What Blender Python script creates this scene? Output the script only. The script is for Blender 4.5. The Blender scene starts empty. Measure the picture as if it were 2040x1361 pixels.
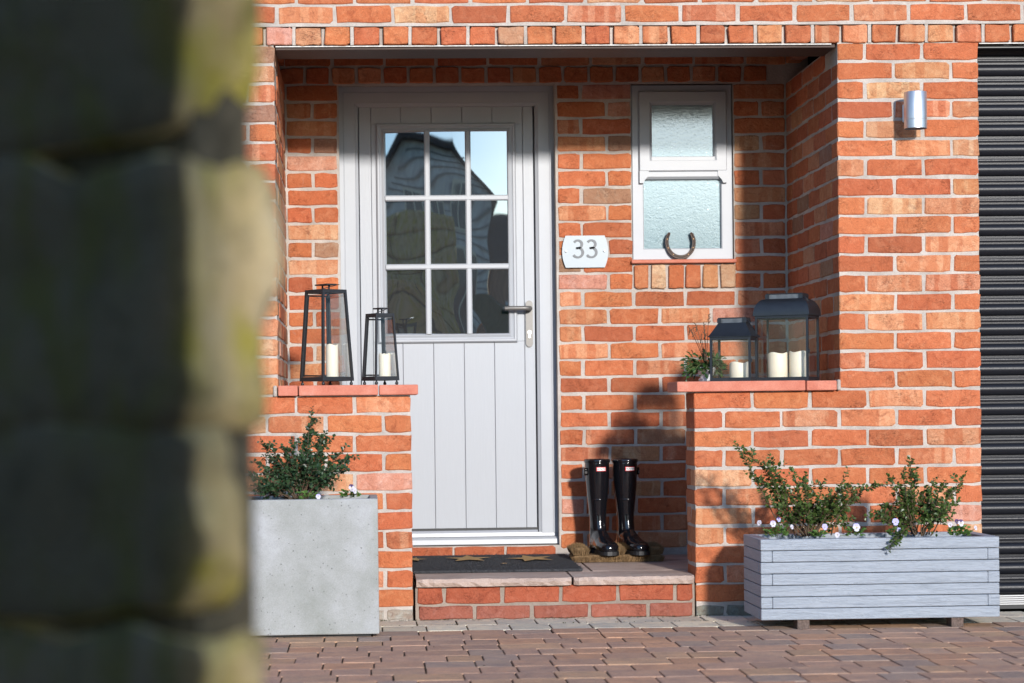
import bpy, bmesh, math, random
from mathutils import Vector, Matrix, noise

C = bpy.context.scene.collection
SC = bpy.context.scene
R = math.radians
PI = math.pi

# ---------------------------------------------------------------- camera
CAM_R = Vector((0.9991729, -0.0390157, -0.0114561))
CAM_F = Vector((0.0388812, 0.9991749, -0.0117378))
CAM_U = Vector((0.0119046, 0.0112827, 0.9998655))
CAM_P = Vector((0.006852, -8.309153, 0.809272))
FPX, PX0, PY0 = 4283.81, 898.17, 869.06
cam_d = bpy.data.cameras.new('camera')
cam = bpy.data.objects.new('camera', cam_d)
C.objects.link(cam)
cam.matrix_world = Matrix(((CAM_R.x, CAM_U.x, -CAM_F.x, CAM_P.x), (CAM_R.y, CAM_U.y, -CAM_F.y, CAM_P.y),
                           (CAM_R.z, CAM_U.z, -CAM_F.z, CAM_P.z), (0, 0, 0, 1)))
cam_d.sensor_width = 36
cam_d.lens = 36 * FPX / 2040
cam_d.shift_x = (1020 - PX0) / 2040
cam_d.shift_y = (PY0 - 680.5) / 2040
cam_d.clip_start = 0.05
cam_d.clip_end = 2000
cam_d.dof.use_dof = True
cam_d.dof.focus_distance = 8.6
cam_d.dof.aperture_fstop = 3.4
SC.camera = cam

# ---------------------------------------------------------------- sky, sun, exposure
SUN_AZ, SUN_EL = 12.0, 15.0          # degrees to the right of the camera's back, above the horizon
w = bpy.data.worlds.new('World')
SC.world = w
w.use_nodes = True
nt = w.node_tree
bg = nt.nodes['Background']
sky = nt.nodes.new('ShaderNodeTexSky')
sky.sky_type = 'NISHITA'
sky.sun_disc = False
sky.sun_elevation = R(SUN_EL)
sky.sun_rotation = R(180 - SUN_AZ)
sky.altitude = 50
sky.air_density = 1.0
sky.dust_density = 0.3
sky.ozone_density = 4.0
nt.links.new(sky.outputs[0], bg.inputs[0])
bg.inputs[1].default_value = 0.15
sun_d = bpy.data.lights.new('sun', 'SUN')
sun_d.energy = 2.55
sun_d.angle = R(3.4)
sun_d.color = (1.0, 0.95, 0.90)
sun = bpy.data.objects.new('sun', sun_d)
C.objects.link(sun)
TO_SUN = Vector((math.sin(R(SUN_AZ)) * math.cos(R(SUN_EL)), -math.cos(R(SUN_AZ)) * math.cos(R(SUN_EL)), math.sin(R(SUN_EL))))
sun.rotation_euler = TO_SUN.to_track_quat('Z', 'Y').to_euler()
SC.view_settings.view_transform = 'Standard'
SC.view_settings.look = 'None'
SC.view_settings.exposure = 0.88
SC.view_settings.gamma = 1.0
SC.view_settings.use_curve_mapping = False
SC.cycles.max_bounces = 10
SC.cycles.transparent_max_bounces = 24
SC.cycles.use_denoising = True
SC.cycles.sample_clamp_indirect = 6.0

rnd = random.Random(33)


def at(x, y, Y):
    """the point of the plane Y that the photograph shows at pixel x, y"""
    v = CAM_R * ((x - PX0) / FPX) + CAM_F - CAM_U * ((y - PY0) / FPX)
    return CAM_P + v * ((Y - CAM_P.y) / v.y)


# ---------------------------------------------------------------- materials
class NT:
    def __init__(s, name):
        s.m = bpy.data.materials.new(name)
        s.m.use_nodes = True
        s.t = s.m.node_tree
        s.b = s.t.nodes['Principled BSDF']
        s.out = s.t.nodes['Material Output']

    def n(s, typ, **kw):
        nd = s.t.nodes.new(typ)
        for k, v in kw.items():
            setattr(nd, k, v)
        return nd

    def l(s, a, b):
        s.t.links.new(a, b)

    def pos(s):
        return s.n('ShaderNodeNewGeometry').outputs['Position']

    def obj(s):
        return s.n('ShaderNodeTexCoord').outputs['Object']

    def map(s, vec, scale=(1, 1, 1), loc=(0, 0, 0)):
        m = s.n('ShaderNodeMapping')
        m.inputs['Scale'].default_value = scale
        m.inputs['Location'].default_value = loc
        s.l(vec, m.inputs['Vector'])
        return m.outputs[0]

    def noise(s, vec, scale, detail=4, rough=0.55, dist=0.0):
        nd = s.n('ShaderNodeTexNoise')
        nd.inputs['Scale'].default_value = scale
        nd.inputs['Detail'].default_value = detail
        nd.inputs['Roughness'].default_value = rough
        nd.inputs['Distortion'].default_value = dist
        s.l(vec, nd.inputs['Vector'])
        return nd.outputs['Fac']

    def ramp(s, fac, stops):
        r = s.n('ShaderNodeValToRGB')
        e = r.color_ramp.elements
        while len(e) < len(stops):
            e.new(0.5)
        for k, (p, c) in enumerate(stops):
            e[k].position = p
            e[k].color = c if len(c) == 4 else (*c, 1)
        s.l(fac, r.inputs[0])
        return r.outputs[0]

    def mix(s, fac, a, b, mode='MIX'):
        m = s.n('ShaderNodeMix', data_type='RGBA', blend_type=mode)
        for sock, v in ((m.inputs[0], fac), (m.inputs[6], a), (m.inputs[7], b)):
            if isinstance(v, (int, float)):
                sock.default_value = v
            elif isinstance(v, tuple):
                sock.default_value = v if len(v) == 4 else (*v, 1)
            else:
                s.l(v, sock)
        return m.outputs[2]

    def math(s, op, a, b=None):
        m = s.n('ShaderNodeMath', operation=op)
        for k, v in enumerate((a, b)):
            if v is None:
                continue
            if isinstance(v, (int, float)):
                m.inputs[k].default_value = v
            else:
                s.l(v, m.inputs[k])
        return m.outputs[0]

    def bump(s, h, dist=0.001, strength=1.0):
        b = s.n('ShaderNodeBump')
        b.inputs['Distance'].default_value = dist
        b.inputs['Strength'].default_value = strength
        s.l(h, b.inputs['Height'])
        s.l(b.outputs[0], s.b.inputs['Normal'])

    def set(s, **kw):
        for k, v in kw.items():
            sock = s.b.inputs[k.replace('_', ' ')]
            if isinstance(v, (int, float)):
                sock.default_value = v
            elif isinstance(v, tuple):
                sock.default_value = v if len(v) == 4 else (*v, 1)
            else:
                s.l(v, sock)
        return s


BLK = (0, 0, 0)
WHT = (1, 1, 1)


def brick_mat(name, per_object):
    m = NT(name)
    if per_object:
        oi = m.n('ShaderNodeObjectInfo')
        col, band, rn = oi.outputs['Color'], oi.outputs['Alpha'], oi.outputs['Random']
        loc = m.obj()
    else:
        a = m.n('ShaderNodeAttribute', attribute_name='Col')
        col, band = a.outputs['Color'], a.outputs['Alpha']
        rn = m.n('ShaderNodeNewGeometry').outputs['Random Per Island']
        loc = m.pos()
    p = m.pos()
    # kiss-mark bands across the brick
    cmb = m.n('ShaderNodeCombineXYZ')
    sx = m.n('ShaderNodeSeparateXYZ')
    m.l(loc, sx.inputs[0])
    m.l(m.math('MULTIPLY', sx.outputs[0], 24.0), cmb.inputs[0])
    m.l(m.math('MULTIPLY', rn, 91.0), cmb.inputs[1])
    wob = m.noise(p, 30, 2)
    m.l(m.math('MULTIPLY', wob, 0.5), cmb.inputs[2])
    bn = m.noise(cmb.outputs[0], 1.0, 1, 0.3)
    bmask = m.math('MULTIPLY', m.ramp(bn, [(0.47, BLK), (0.53, WHT)]), band)
    buff = m.mix(1.0, col, (1.22, 1.65, 1.9), 'MULTIPLY')
    c1 = m.mix(m.math('MULTIPLY', bmask, 0.8), col, buff)
    # mottling
    c2 = m.mix(m.math('MULTIPLY', m.ramp(m.noise(p, 26, 5, 0.65, 0.8), [(0.48, BLK), (0.66, WHT)]), 0.65), c1, m.mix(1.0, c1, (1.2, 1.5, 1.7), 'MULTIPLY'))
    c3 = m.mix(m.math('MULTIPLY', m.ramp(m.noise(p, 17, 6, 0.7, 1.6), [(0.54, BLK), (0.68, WHT)]), 0.62), c2, m.mix(1.0, c2, (0.55, 0.42, 0.42), 'MULTIPLY'))
    # pits and fine grain
    c4 = m.mix(m.math('MULTIPLY', m.ramp(m.noise(p, 150, 3, 0.6), [(0.62, BLK), (0.72, WHT)]), 0.55), c3, m.mix(1.0, c3, (0.45, 0.4, 0.4), 'MULTIPLY'))
    g = m.noise(p, 330, 3, 0.6)
    c5 = m.mix(0.4, c4, m.mix(1.0, c4, m.ramp(g, [(0.3, (0.5, 0.5, 0.5)), (0.7, (1.5, 1.5, 1.5))]), 'MULTIPLY'))
    # drag marks and creases
    ln_ = m.noise(m.map(p, (1, 1, 2.2)), 21, 3, 0.6, 2.5)
    crease = m.ramp(m.math('ABSOLUTE', m.math('SUBTRACT', ln_, 0.5)), [(0.0, WHT), (0.012, BLK)])
    cmask = m.math('MULTIPLY', crease, m.ramp(m.noise(p, 8, 3), [(0.52, BLK), (0.62, WHT)]))
    c5 = m.mix(m.math('MULTIPLY', cmask, 0.7), c5, m.mix(1.0, c5, (0.35, 0.28, 0.28), 'MULTIPLY'))
    # lime smears near some edges
    c6 = m.mix(m.math('MULTIPLY', m.ramp(m.noise(p, 9, 6, 0.75, 0.5), [(0.66, BLK), (0.8, WHT)]), 0.45), c5, (0.52, 0.42, 0.36))
    m.set(Base_Color=c6, Roughness=0.88)
    m.b.inputs['Specular IOR Level'].default_value = 0.25
    hs = m.math('ADD', m.math('MULTIPLY', m.noise(p, 140, 5, 0.65), 0.5), m.math('MULTIPLY', m.ramp(m.noise(p, 34, 4, 0.6, 1.2), [(0.35, BLK), (0.6, WHT)]), 0.6))
    hs = m.math('SUBTRACT', hs, m.math('MULTIPLY', cmask, 0.6))
    m.bump(hs, 0.0034, 0.9)
    return m.m


M_BRICK = brick_mat('brick_clay', True)
M_BRICK_S = brick_mat('brick_clay_joined', False)


def plain(name, col, rough=0.5, metal=0.0, spec=0.5, grain=0.0, gscale=80, bump=0.0, bscale=200):
    m = NT(name)
    p = m.pos()
    if grain:
        n = m.noise(p, gscale, 5, 0.6)
        lo = tuple(c * (1 - grain) for c in col)
        hi = tuple(min(1, c * (1 + grain)) for c in col)
        m.set(Base_Color=m.ramp(n, [(0.3, lo), (0.7, hi)]))
    else:
        m.set(Base_Color=col)
    m.set(Roughness=rough, Metallic=metal)
    m.b.inputs['Specular IOR Level'].default_value = spec
    if bump:
        m.bump(m.noise(p, bscale, 4, 0.6), bump)
    return m.m


def mortar_mat(name, col):
    m = NT(name)
    p = m.pos()
    a = m.ramp(m.noise(p, 7, 6, 0.7), [(0.32, tuple(c * 0.66 for c in col)), (0.6, col)])
    b = m.mix(m.math('MULTIPLY', m.ramp(m.noise(p, 220, 3, 0.6), [(0.5, BLK), (0.75, WHT)]), 0.5), a, tuple(c * 0.5 for c in col))
    m.set(Base_Color=b, Roughness=0.95)
    m.b.inputs['Specular IOR Level'].default_value = 0.1
    m.bump(m.noise(p, 160, 5, 0.7), 0.003)
    return m.m


M_MORTAR = mortar_mat('mortar_lime', (0.53, 0.47, 0.415))
M_MORTAR_D = mortar_mat('mortar_dark', (0.33, 0.27, 0.22))
M_GREY = plain('painted_grey', (0.385, 0.402, 0.425), 0.38, 0, 0.4, 0.03, 6)


def woodgrain_paint(name, col, sc=(260, 260, 9), bump=0.0006, rough=0.45, var=0.06):
    m = NT(name)
    v = m.map(m.pos(), sc)
    n = m.noise(v, 1.0, 4, 0.6, 0.8)
    m.set(Base_Color=m.ramp(n, [(0.3, tuple(c * (1 - var) for c in col)), (0.7, tuple(c * (1 + var) for c in col))]), Roughness=rough)
    m.b.inputs['Specular IOR Level'].default_value = 0.35
    m.bump(n, bump)
    return m.m


M_DOOR = woodgrain_paint('door_woodgrain_grey', (0.385, 0.402, 0.425), var=0.02, bump=0.0004, rough=0.33)


def plank_paint():
    m = NT('planter_blue_grey_paint')
    oi = m.n('ShaderNodeObjectInfo').outputs['Random']
    cmb = m.n('ShaderNodeCombineXYZ')
    m.l(m.math('MULTIPLY', oi, 17.0), cmb.inputs[2])
    add = m.n('ShaderNodeVectorMath', operation='ADD')
    m.l(m.pos(), add.inputs[0])
    m.l(cmb.outputs[0], add.inputs[1])
    n = m.noise(m.map(add.outputs[0], (5, 9, 130)), 1.0, 5, 0.6, 1.6)
    k = m.noise(m.map(add.outputs[0], (7, 7, 60)), 1.0, 3, 0.6, 3.0)
    c = m.ramp(n, [(0.3, (0.255, 0.285, 0.325)), (0.7, (0.315, 0.35, 0.40))])
    c = m.mix(m.math('MULTIPLY', m.ramp(m.noise(m.map(m.pos(), (30, 30, 90)), 1.0, 6, 0.7), [(0.62, BLK), (0.72, WHT)]), 0.35), c, (0.42, 0.44, 0.46))
    m.set(Base_Color=c, Roughness=0.55)
    m.b.inputs['Specular IOR Level'].default_value = 0.3
    m.bump(m.math('ADD', n, m.math('MULTIPLY', m.ramp(k, [(0.45, BLK), (0.55, WHT)]), 0.5)), 0.0014)
    return m.m


M_PLANK = plank_paint()


def concrete_mat():
    m = NT('cast_concrete')
    p = m.pos()
    c = m.ramp(m.noise(p, 3.6, 6, 0.65), [(0.32, (0.235, 0.245, 0.225)), (0.5, (0.305, 0.312, 0.302)), (0.66, (0.375, 0.382, 0.39))])
    c = m.mix(m.math('MULTIPLY', m.ramp(m.noise(m.map(p, (5, 5, 1.4)), 1.0, 5, 0.7), [(0.55, BLK), (0.75, WHT)]), 0.45), c, (0.20, 0.225, 0.16))
    v = m.n('ShaderNodeTexVoronoi')
    v.inputs['Scale'].default_value = 75
    m.l(p, v.inputs['Vector'])
    pit = m.math('MULTIPLY', m.ramp(v.outputs['Distance'], [(0.12, WHT), (0.20, BLK)]), m.ramp(m.noise(p, 60, 2), [(0.53, BLK), (0.58, WHT)]))
    c = m.mix(m.math('MULTIPLY', pit, 0.8), c, (0.10, 0.10, 0.09))
    c = m.mix(0.3, c, m.mix(1.0, c, m.ramp(m.noise(p, 260, 3), [(0.3, (0.6, 0.6, 0.6)), (0.7, (1.3, 1.3, 1.3))]), 'MULTIPLY'))
    m.set(Base_Color=c, Roughness=0.85)
    m.bump(m.math('SUBTRACT', m.math('MULTIPLY', m.noise(p, 120, 4), 0.4), pit), 0.0012)
    return m.m


M_CONC = concrete_mat()


def paver_mat():
    m = NT('paving_block_surface')
    oi = m.n('ShaderNodeObjectInfo')
    p = m.pos()
    col = oi.outputs['Color']
    c = m.mix(m.math('MULTIPLY', m.ramp(m.noise(p, 11, 5, 0.65), [(0.42, BLK), (0.66, WHT)]), 0.55), col, m.mix(1.0, col, (0.55, 0.6, 0.75), 'MULTIPLY'))
    c = m.mix(m.math('MULTIPLY', m.ramp(m.noise(p, 23, 5, 0.7), [(0.52, BLK), (0.7, WHT)]), 0.4), c, m.mix(1.0, col, (1.5, 1.3, 1.1), 'MULTIPLY'))
    c = m.mix(0.6, c, m.mix(1.0, c, m.ramp(m.noise(p, 420, 3, 0.7), [(0.3, (0.4, 0.4, 0.4)), (0.7, (1.6, 1.6, 1.6))]), 'MULTIPLY'))
    m.set(Base_Color=c, Roughness=0.88)
    m.b.inputs['Specular IOR Level'].default_value = 0.15
    m.bump(m.math('ADD', m.noise(p, 330, 4, 0.7), m.math('MULTIPLY', m.noise(p, 45, 4), 1.5)), 0.0010)
    return m.m


M_PAVER = paver_mat()
M_JOINT = plain('paving_joint_dirt', (0.035, 0.028, 0.02), 0.95, 0, 0.1, 0.5, 120, 0.002, 180)


def slab_mat():
    m = NT('sandstone_slab')
    p = m.pos()
    c = m.ramp(m.noise(m.map(p, (4, 9, 6)), 1.0, 6, 0.65, 0.6), [(0.3, (0.34, 0.25, 0.205)), (0.55, (0.45, 0.34, 0.28)), (0.75, (0.52, 0.43, 0.36))])
    c = m.mix(0.35, c, m.mix(1.0, c, m.ramp(m.noise(p, 300, 3), [(0.3, (0.6, 0.6, 0.6)), (0.7, (1.35, 1.35, 1.35))]), 'MULTIPLY'))
    m.set(Base_Color=c, Roughness=0.8)
    m.bump(m.math('ADD', m.noise(p, 60, 5, 0.65), m.math('MULTIPLY', m.noise(m.map(p, (60, 60, 200)), 1.0, 4), 0.6)), 0.004)
    return m.m


M_SLAB = slab_mat()


def tile_mat():
    m = NT('coping_tile_clay')
    p = m.pos()
    c = m.ramp(m.noise(p, 14, 5, 0.65), [(0.3, (0.48, 0.14, 0.085)), (0.6, (0.56, 0.20, 0.13)), (0.8, (0.58, 0.27, 0.2))])
    c = m.mix(0.3, c, m.mix(1.0, c, m.ramp(m.noise(p, 240, 3), [(0.3, (0.55, 0.5, 0.5)), (0.7, (1.3, 1.3, 1.3))]), 'MULTIPLY'))
    m.set(Base_Color=c, Roughness=0.8)
    m.bump(m.noise(p, 120, 4), 0.0015)
    return m.m


M_TILE = tile_mat()
M_BLACK = plain('black_powder_coat', (0.018, 0.018, 0.02), 0.42, 0, 0.5, 0.15, 60, 0.0002, 500)
M_NAVY = plain('roof_black_metal', (0.012, 0.014, 0.018), 0.38, 0.0, 0.6, 0.2, 40)
M_CANDLE = plain('cream_wax', (0.78, 0.70, 0.56), 0.5, 0, 0.4, 0.04, 20)
M_CANDLE.node_tree.nodes['Principled BSDF'].inputs['Subsurface Weight'].default_value = 0.15
M_CANDLE.node_tree.nodes['Principled BSDF'].inputs['Subsurface Radius'].default_value = (0.02, 0.012, 0.006)
M_STEEL = plain('brushed_steel', (0.15, 0.142, 0.132), 0.38, 0.3, 0.5, 0.06, 300)
M_ALU = plain('brushed_aluminium', (0.66, 0.67, 0.68), 0.45, 1.0, 0.5, 0.1, 8)
M_RUBBER = plain('black_gloss_rubber', (0.006, 0.006, 0.008), 0.13, 0, 0.6)
M_SOLE = plain('black_matt_rubber', (0.012, 0.012, 0.013), 0.5)
M_TAGRED = plain('label_red', (0.60, 0.03, 0.03), 0.5)
M_TAGWHITE = plain('label_white', (0.78, 0.78, 0.76), 0.5)
M_TAGBLACK = plain('label_ink', (0.02, 0.02, 0.02), 0.5)
M_PLATE = plain('plate_pale_blue_grey', (0.40, 0.45, 0.48), 0.22, 0, 0.5)
M_DIGIT = plain('digit_slate', (0.06, 0.072, 0.085), 0.4)
M_SOIL = plain('potting_soil', (0.035, 0.022, 0.014), 0.95, 0, 0.1, 0.5, 160, 0.006, 120)
M_DARKWOOD = woodgrain_paint('dark_timber', (0.060, 0.036, 0.027), (9, 200, 200), 0.001, 0.6, 0.3)
M_CEIL = plain('dark_board', (0.05, 0.035, 0.03), 0.8)
M_POT = plain('white_ceramic', (0.66, 0.66, 0.68), 0.25)
M_WHITEMETAL = plain('steel_edge', (0.55, 0.53, 0.5), 0.5, 0, 0.5, 0.3, 90)
M_IRON = plain('old_iron', (0.042, 0.022, 0.012), 0.5, 0.2, 0.5, 0.5, 60, 0.0015, 160)


def glass_thin(name, fac=0.09, tint=(0.97, 0.985, 0.98)):
    m = NT(name)
    tr = m.n('ShaderNodeBsdfTransparent')
    tr.inputs[0].default_value = (*tint, 1)
    gl = m.n('ShaderNodeBsdfGlossy')
    gl.inputs['Roughness'].default_value = 0.02
    lw = m.n('ShaderNodeLayerWeight')
    lw.inputs[0].default_value = 0.25
    mx = m.n('ShaderNodeMixShader')
    m.l(m.math('ADD', m.math('MULTIPLY', lw.outputs['Fresnel'], 0.6), fac * 0.25), mx.inputs[0])
    m.l(tr.outputs[0], mx.inputs[1])
    m.l(gl.outputs[0], mx.inputs[2])
    m.l(mx.outputs[0], m.out.inputs[0])
    return m.m


M_GLASS = glass_thin('lantern_glass')


def door_glass():
    m = NT('door_glass')
    gl = m.n('ShaderNodeBsdfGlossy')
    gl.inputs['Color'].default_value = (0.80, 0.93, 1.0, 1)
    gl.inputs['Roughness'].default_value = 0.015
    df = m.n('ShaderNodeBsdfDiffuse')
    df.inputs[0].default_value = (0.03, 0.032, 0.034, 1)
    mx = m.n('ShaderNodeMixShader')
    mx.inputs[0].default_value = 0.31
    m.l(df.outputs[0], mx.inputs[1])
    m.l(gl.outputs[0], mx.inputs[2])
    m.l(mx.outputs[0], m.out.inputs[0])
    return m.m


M_DGLASS = door_glass()


def obscure_glass():
    m = NT('obscure_glass')
    p = m.pos()
    n1 = m.noise(p, 105, 3, 0.55, 1.2)
    v = m.n('ShaderNodeTexVoronoi', feature='SMOOTH_F1')
    v.inputs['Scale'].default_value = 140
    m.l(p, v.inputs['Vector'])
    b = m.n('ShaderNodeBump')
    b.inputs['Distance'].default_value = 0.0020
    b.inputs['Strength'].default_value = 0.7
    m.l(m.math('ADD', n1, m.math('MULTIPLY', v.outputs['Distance'], 0.7)), b.inputs['Height'])
    gl = m.n('ShaderNodeBsdfGlossy')
    gl.inputs['Roughness'].default_value = 0.07
    gl.inputs['Color'].default_value = (0.9, 0.97, 1.0, 1)
    b2 = m.n('ShaderNodeBump')
    b2.inputs['Distance'].default_value = 0.0005
    b2.inputs['Strength'].default_value = 0.5
    m.l(n1, b2.inputs['Height'])
    m.l(b2.outputs[0], gl.inputs['Normal'])
    df = m.n('ShaderNodeBsdfDiffuse')
    df.inputs[0].default_value = (0.18, 0.26, 0.285, 1)
    m.l(b.outputs[0], df.inputs['Normal'])
    mx = m.n('ShaderNodeMixShader')
    mx.inputs[0].default_value = 0.20
    m.l(df.outputs[0], mx.inputs[1])
    m.l(gl.outputs[0], mx.inputs[2])
    m.l(mx.outputs[0], m.out.inputs[0])
    return m.m


M_OGLASS = obscure_glass()


def slat_mat():
    m = NT('shutter_black_paint')
    p = m.pos()
    m.set(Base_Color=(0.010, 0.011, 0.015), Roughness=0.36)
    m.b.inputs['Specular IOR Level'].default_value = 0.26
    m.bump(m.noise(p, 300, 3, 0.6), 0.0004)
    return m.m


M_SLAT = slat_mat()


def leaf_mat(name, a, b, rough=0.35):
    m = NT(name)
    r = m.n('ShaderNodeNewGeometry').outputs['Random Per Island']
    m.set(Base_Color=m.ramp(r, [(0.0, a), (1.0, b)]), Roughness=rough)
    m.b.inputs['Specular IOR Level'].default_value = 0.45
    tl = m.n('ShaderNodeBsdfTranslucent')
    m.l(m.ramp(r, [(0.0, tuple(c * 1.1 for c in a)), (1.0, tuple(c * 1.2 for c in b))]), tl.inputs[0])
    mx = m.n('ShaderNodeMixShader')
    mx.inputs[0].default_value = 0.2
    m.l(m.b.outputs[0], mx.inputs[1])
    m.l(tl.outputs[0], mx.inputs[2])
    m.l(mx.outputs[0], m.out.inputs[0])
    return m.m


M_LEAF = leaf_mat('shrub_leaf', (0.020, 0.046, 0.022), (0.055, 0.105, 0.042))
M_LEAF2 = leaf_mat('shrub_leaf_yellow_green', (0.036, 0.070, 0.017), (0.100, 0.155, 0.038))  # lighter, yellower green than the other shrub leaf
M_LEAF3 = leaf_mat('pansy_leaf', (0.06, 0.13, 0.025), (0.13, 0.24, 0.05), 0.45)
M_STEM = plain('twig_bark', (0.09, 0.06, 0.035), 0.8)
M_STEMG = plain('green_stem', (0.10, 0.13, 0.04), 0.6)
M_PETW = plain('petal_white', (0.56, 0.53, 0.60), 0.6)
M_PETL = plain('petal_lilac', (0.42, 0.40, 0.72), 0.6)
M_PETD = plain('petal_dark_violet', (0.045, 0.015, 0.09), 0.6)
M_PETY = plain('flower_eye_yellow', (0.75, 0.5, 0.05), 0.6)


def stone_mat():
    m = NT('mossy_sandstone')
    p = m.pos()
    sep = m.n('ShaderNodeSeparateXYZ')
    c = m.ramp(m.noise(p, 9, 6, 0.65, 0.5), [(0.3, (0.42, 0.30, 0.14)), (0.5, (0.60, 0.455, 0.22)), (0.7, (0.68, 0.54, 0.33))])
    lich = m.ramp(m.noise(m.map(p, (16, 16, 6)), 1.0, 4, 0.6, 0.6), [(0.47, BLK), (0.62, WHT)])
    c = m.mix(m.math('MULTIPLY', lich, 0.85), c, (0.46, 0.38, 0.05))
    # painted shade: darkens the front face of each stone, tone random per stone
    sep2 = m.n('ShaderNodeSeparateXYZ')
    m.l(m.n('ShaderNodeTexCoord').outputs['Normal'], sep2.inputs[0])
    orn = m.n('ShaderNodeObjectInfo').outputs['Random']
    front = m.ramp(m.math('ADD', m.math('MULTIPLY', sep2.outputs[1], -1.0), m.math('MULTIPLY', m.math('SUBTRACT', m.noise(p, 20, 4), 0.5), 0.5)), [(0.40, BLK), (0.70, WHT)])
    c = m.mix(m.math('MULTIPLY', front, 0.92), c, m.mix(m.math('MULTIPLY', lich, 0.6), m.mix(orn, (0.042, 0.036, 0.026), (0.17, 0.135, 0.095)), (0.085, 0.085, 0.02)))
    dk = m.ramp(m.noise(p, 13, 5, 0.7, 1.0), [(0.5, BLK), (0.66, WHT)])
    c = m.mix(m.math('MULTIPLY', dk, 0.5), c, (0.06, 0.05, 0.03))
    m.set(Base_Color=c, Roughness=0.95)
    m.b.inputs['Specular IOR Level'].default_value = 0.1
    m.bump(m.noise(p, 50, 6, 0.7), 0.012)
    return m.m


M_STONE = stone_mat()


def mat_coir(name, a, b):
    m = NT(name)
    p = m.pos()
    m.set(Base_Color=m.ramp(m.noise(p, 240, 4, 0.7), [(0.3, a), (0.7, b)]), Roughness=0.95)
    m.b.inputs['Specular IOR Level'].default_value = 0.1
    m.bump(m.noise(p, 400, 4, 0.8), 0.004)
    return m.m


M_COIR_D = mat_coir('charcoal_coir', (0.025, 0.026, 0.030), (0.095, 0.096, 0.10))
M_COIR = mat_coir('natural_coir', (0.15, 0.09, 0.042), (0.36, 0.235, 0.12))
M_COIR_G = mat_coir('golden_coir', (0.36, 0.22, 0.09), (0.56, 0.38, 0.18))


# ---------------------------------------------------------------- mesh helpers
def link(o, parent=None):
    C.objects.link(o)
    if parent:
        o.parent = parent
    return o


def tag(o, label=None, cat=None, group=None, kind=None):
    for k, v in (('label', label), ('category', cat), ('group', group), ('kind', kind)):
        if v:
            o[k] = v
    return o


def thing(name, label, cat, loc=(0, 0, 0), rz=0.0, group=None):
    o = bpy.data.objects.new(name, None)
    o.empty_display_size = 0.05
    C.objects.link(o)
    o.location = loc
    o.rotation_euler.z = rz
    return tag(o, label, cat, group)


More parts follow.
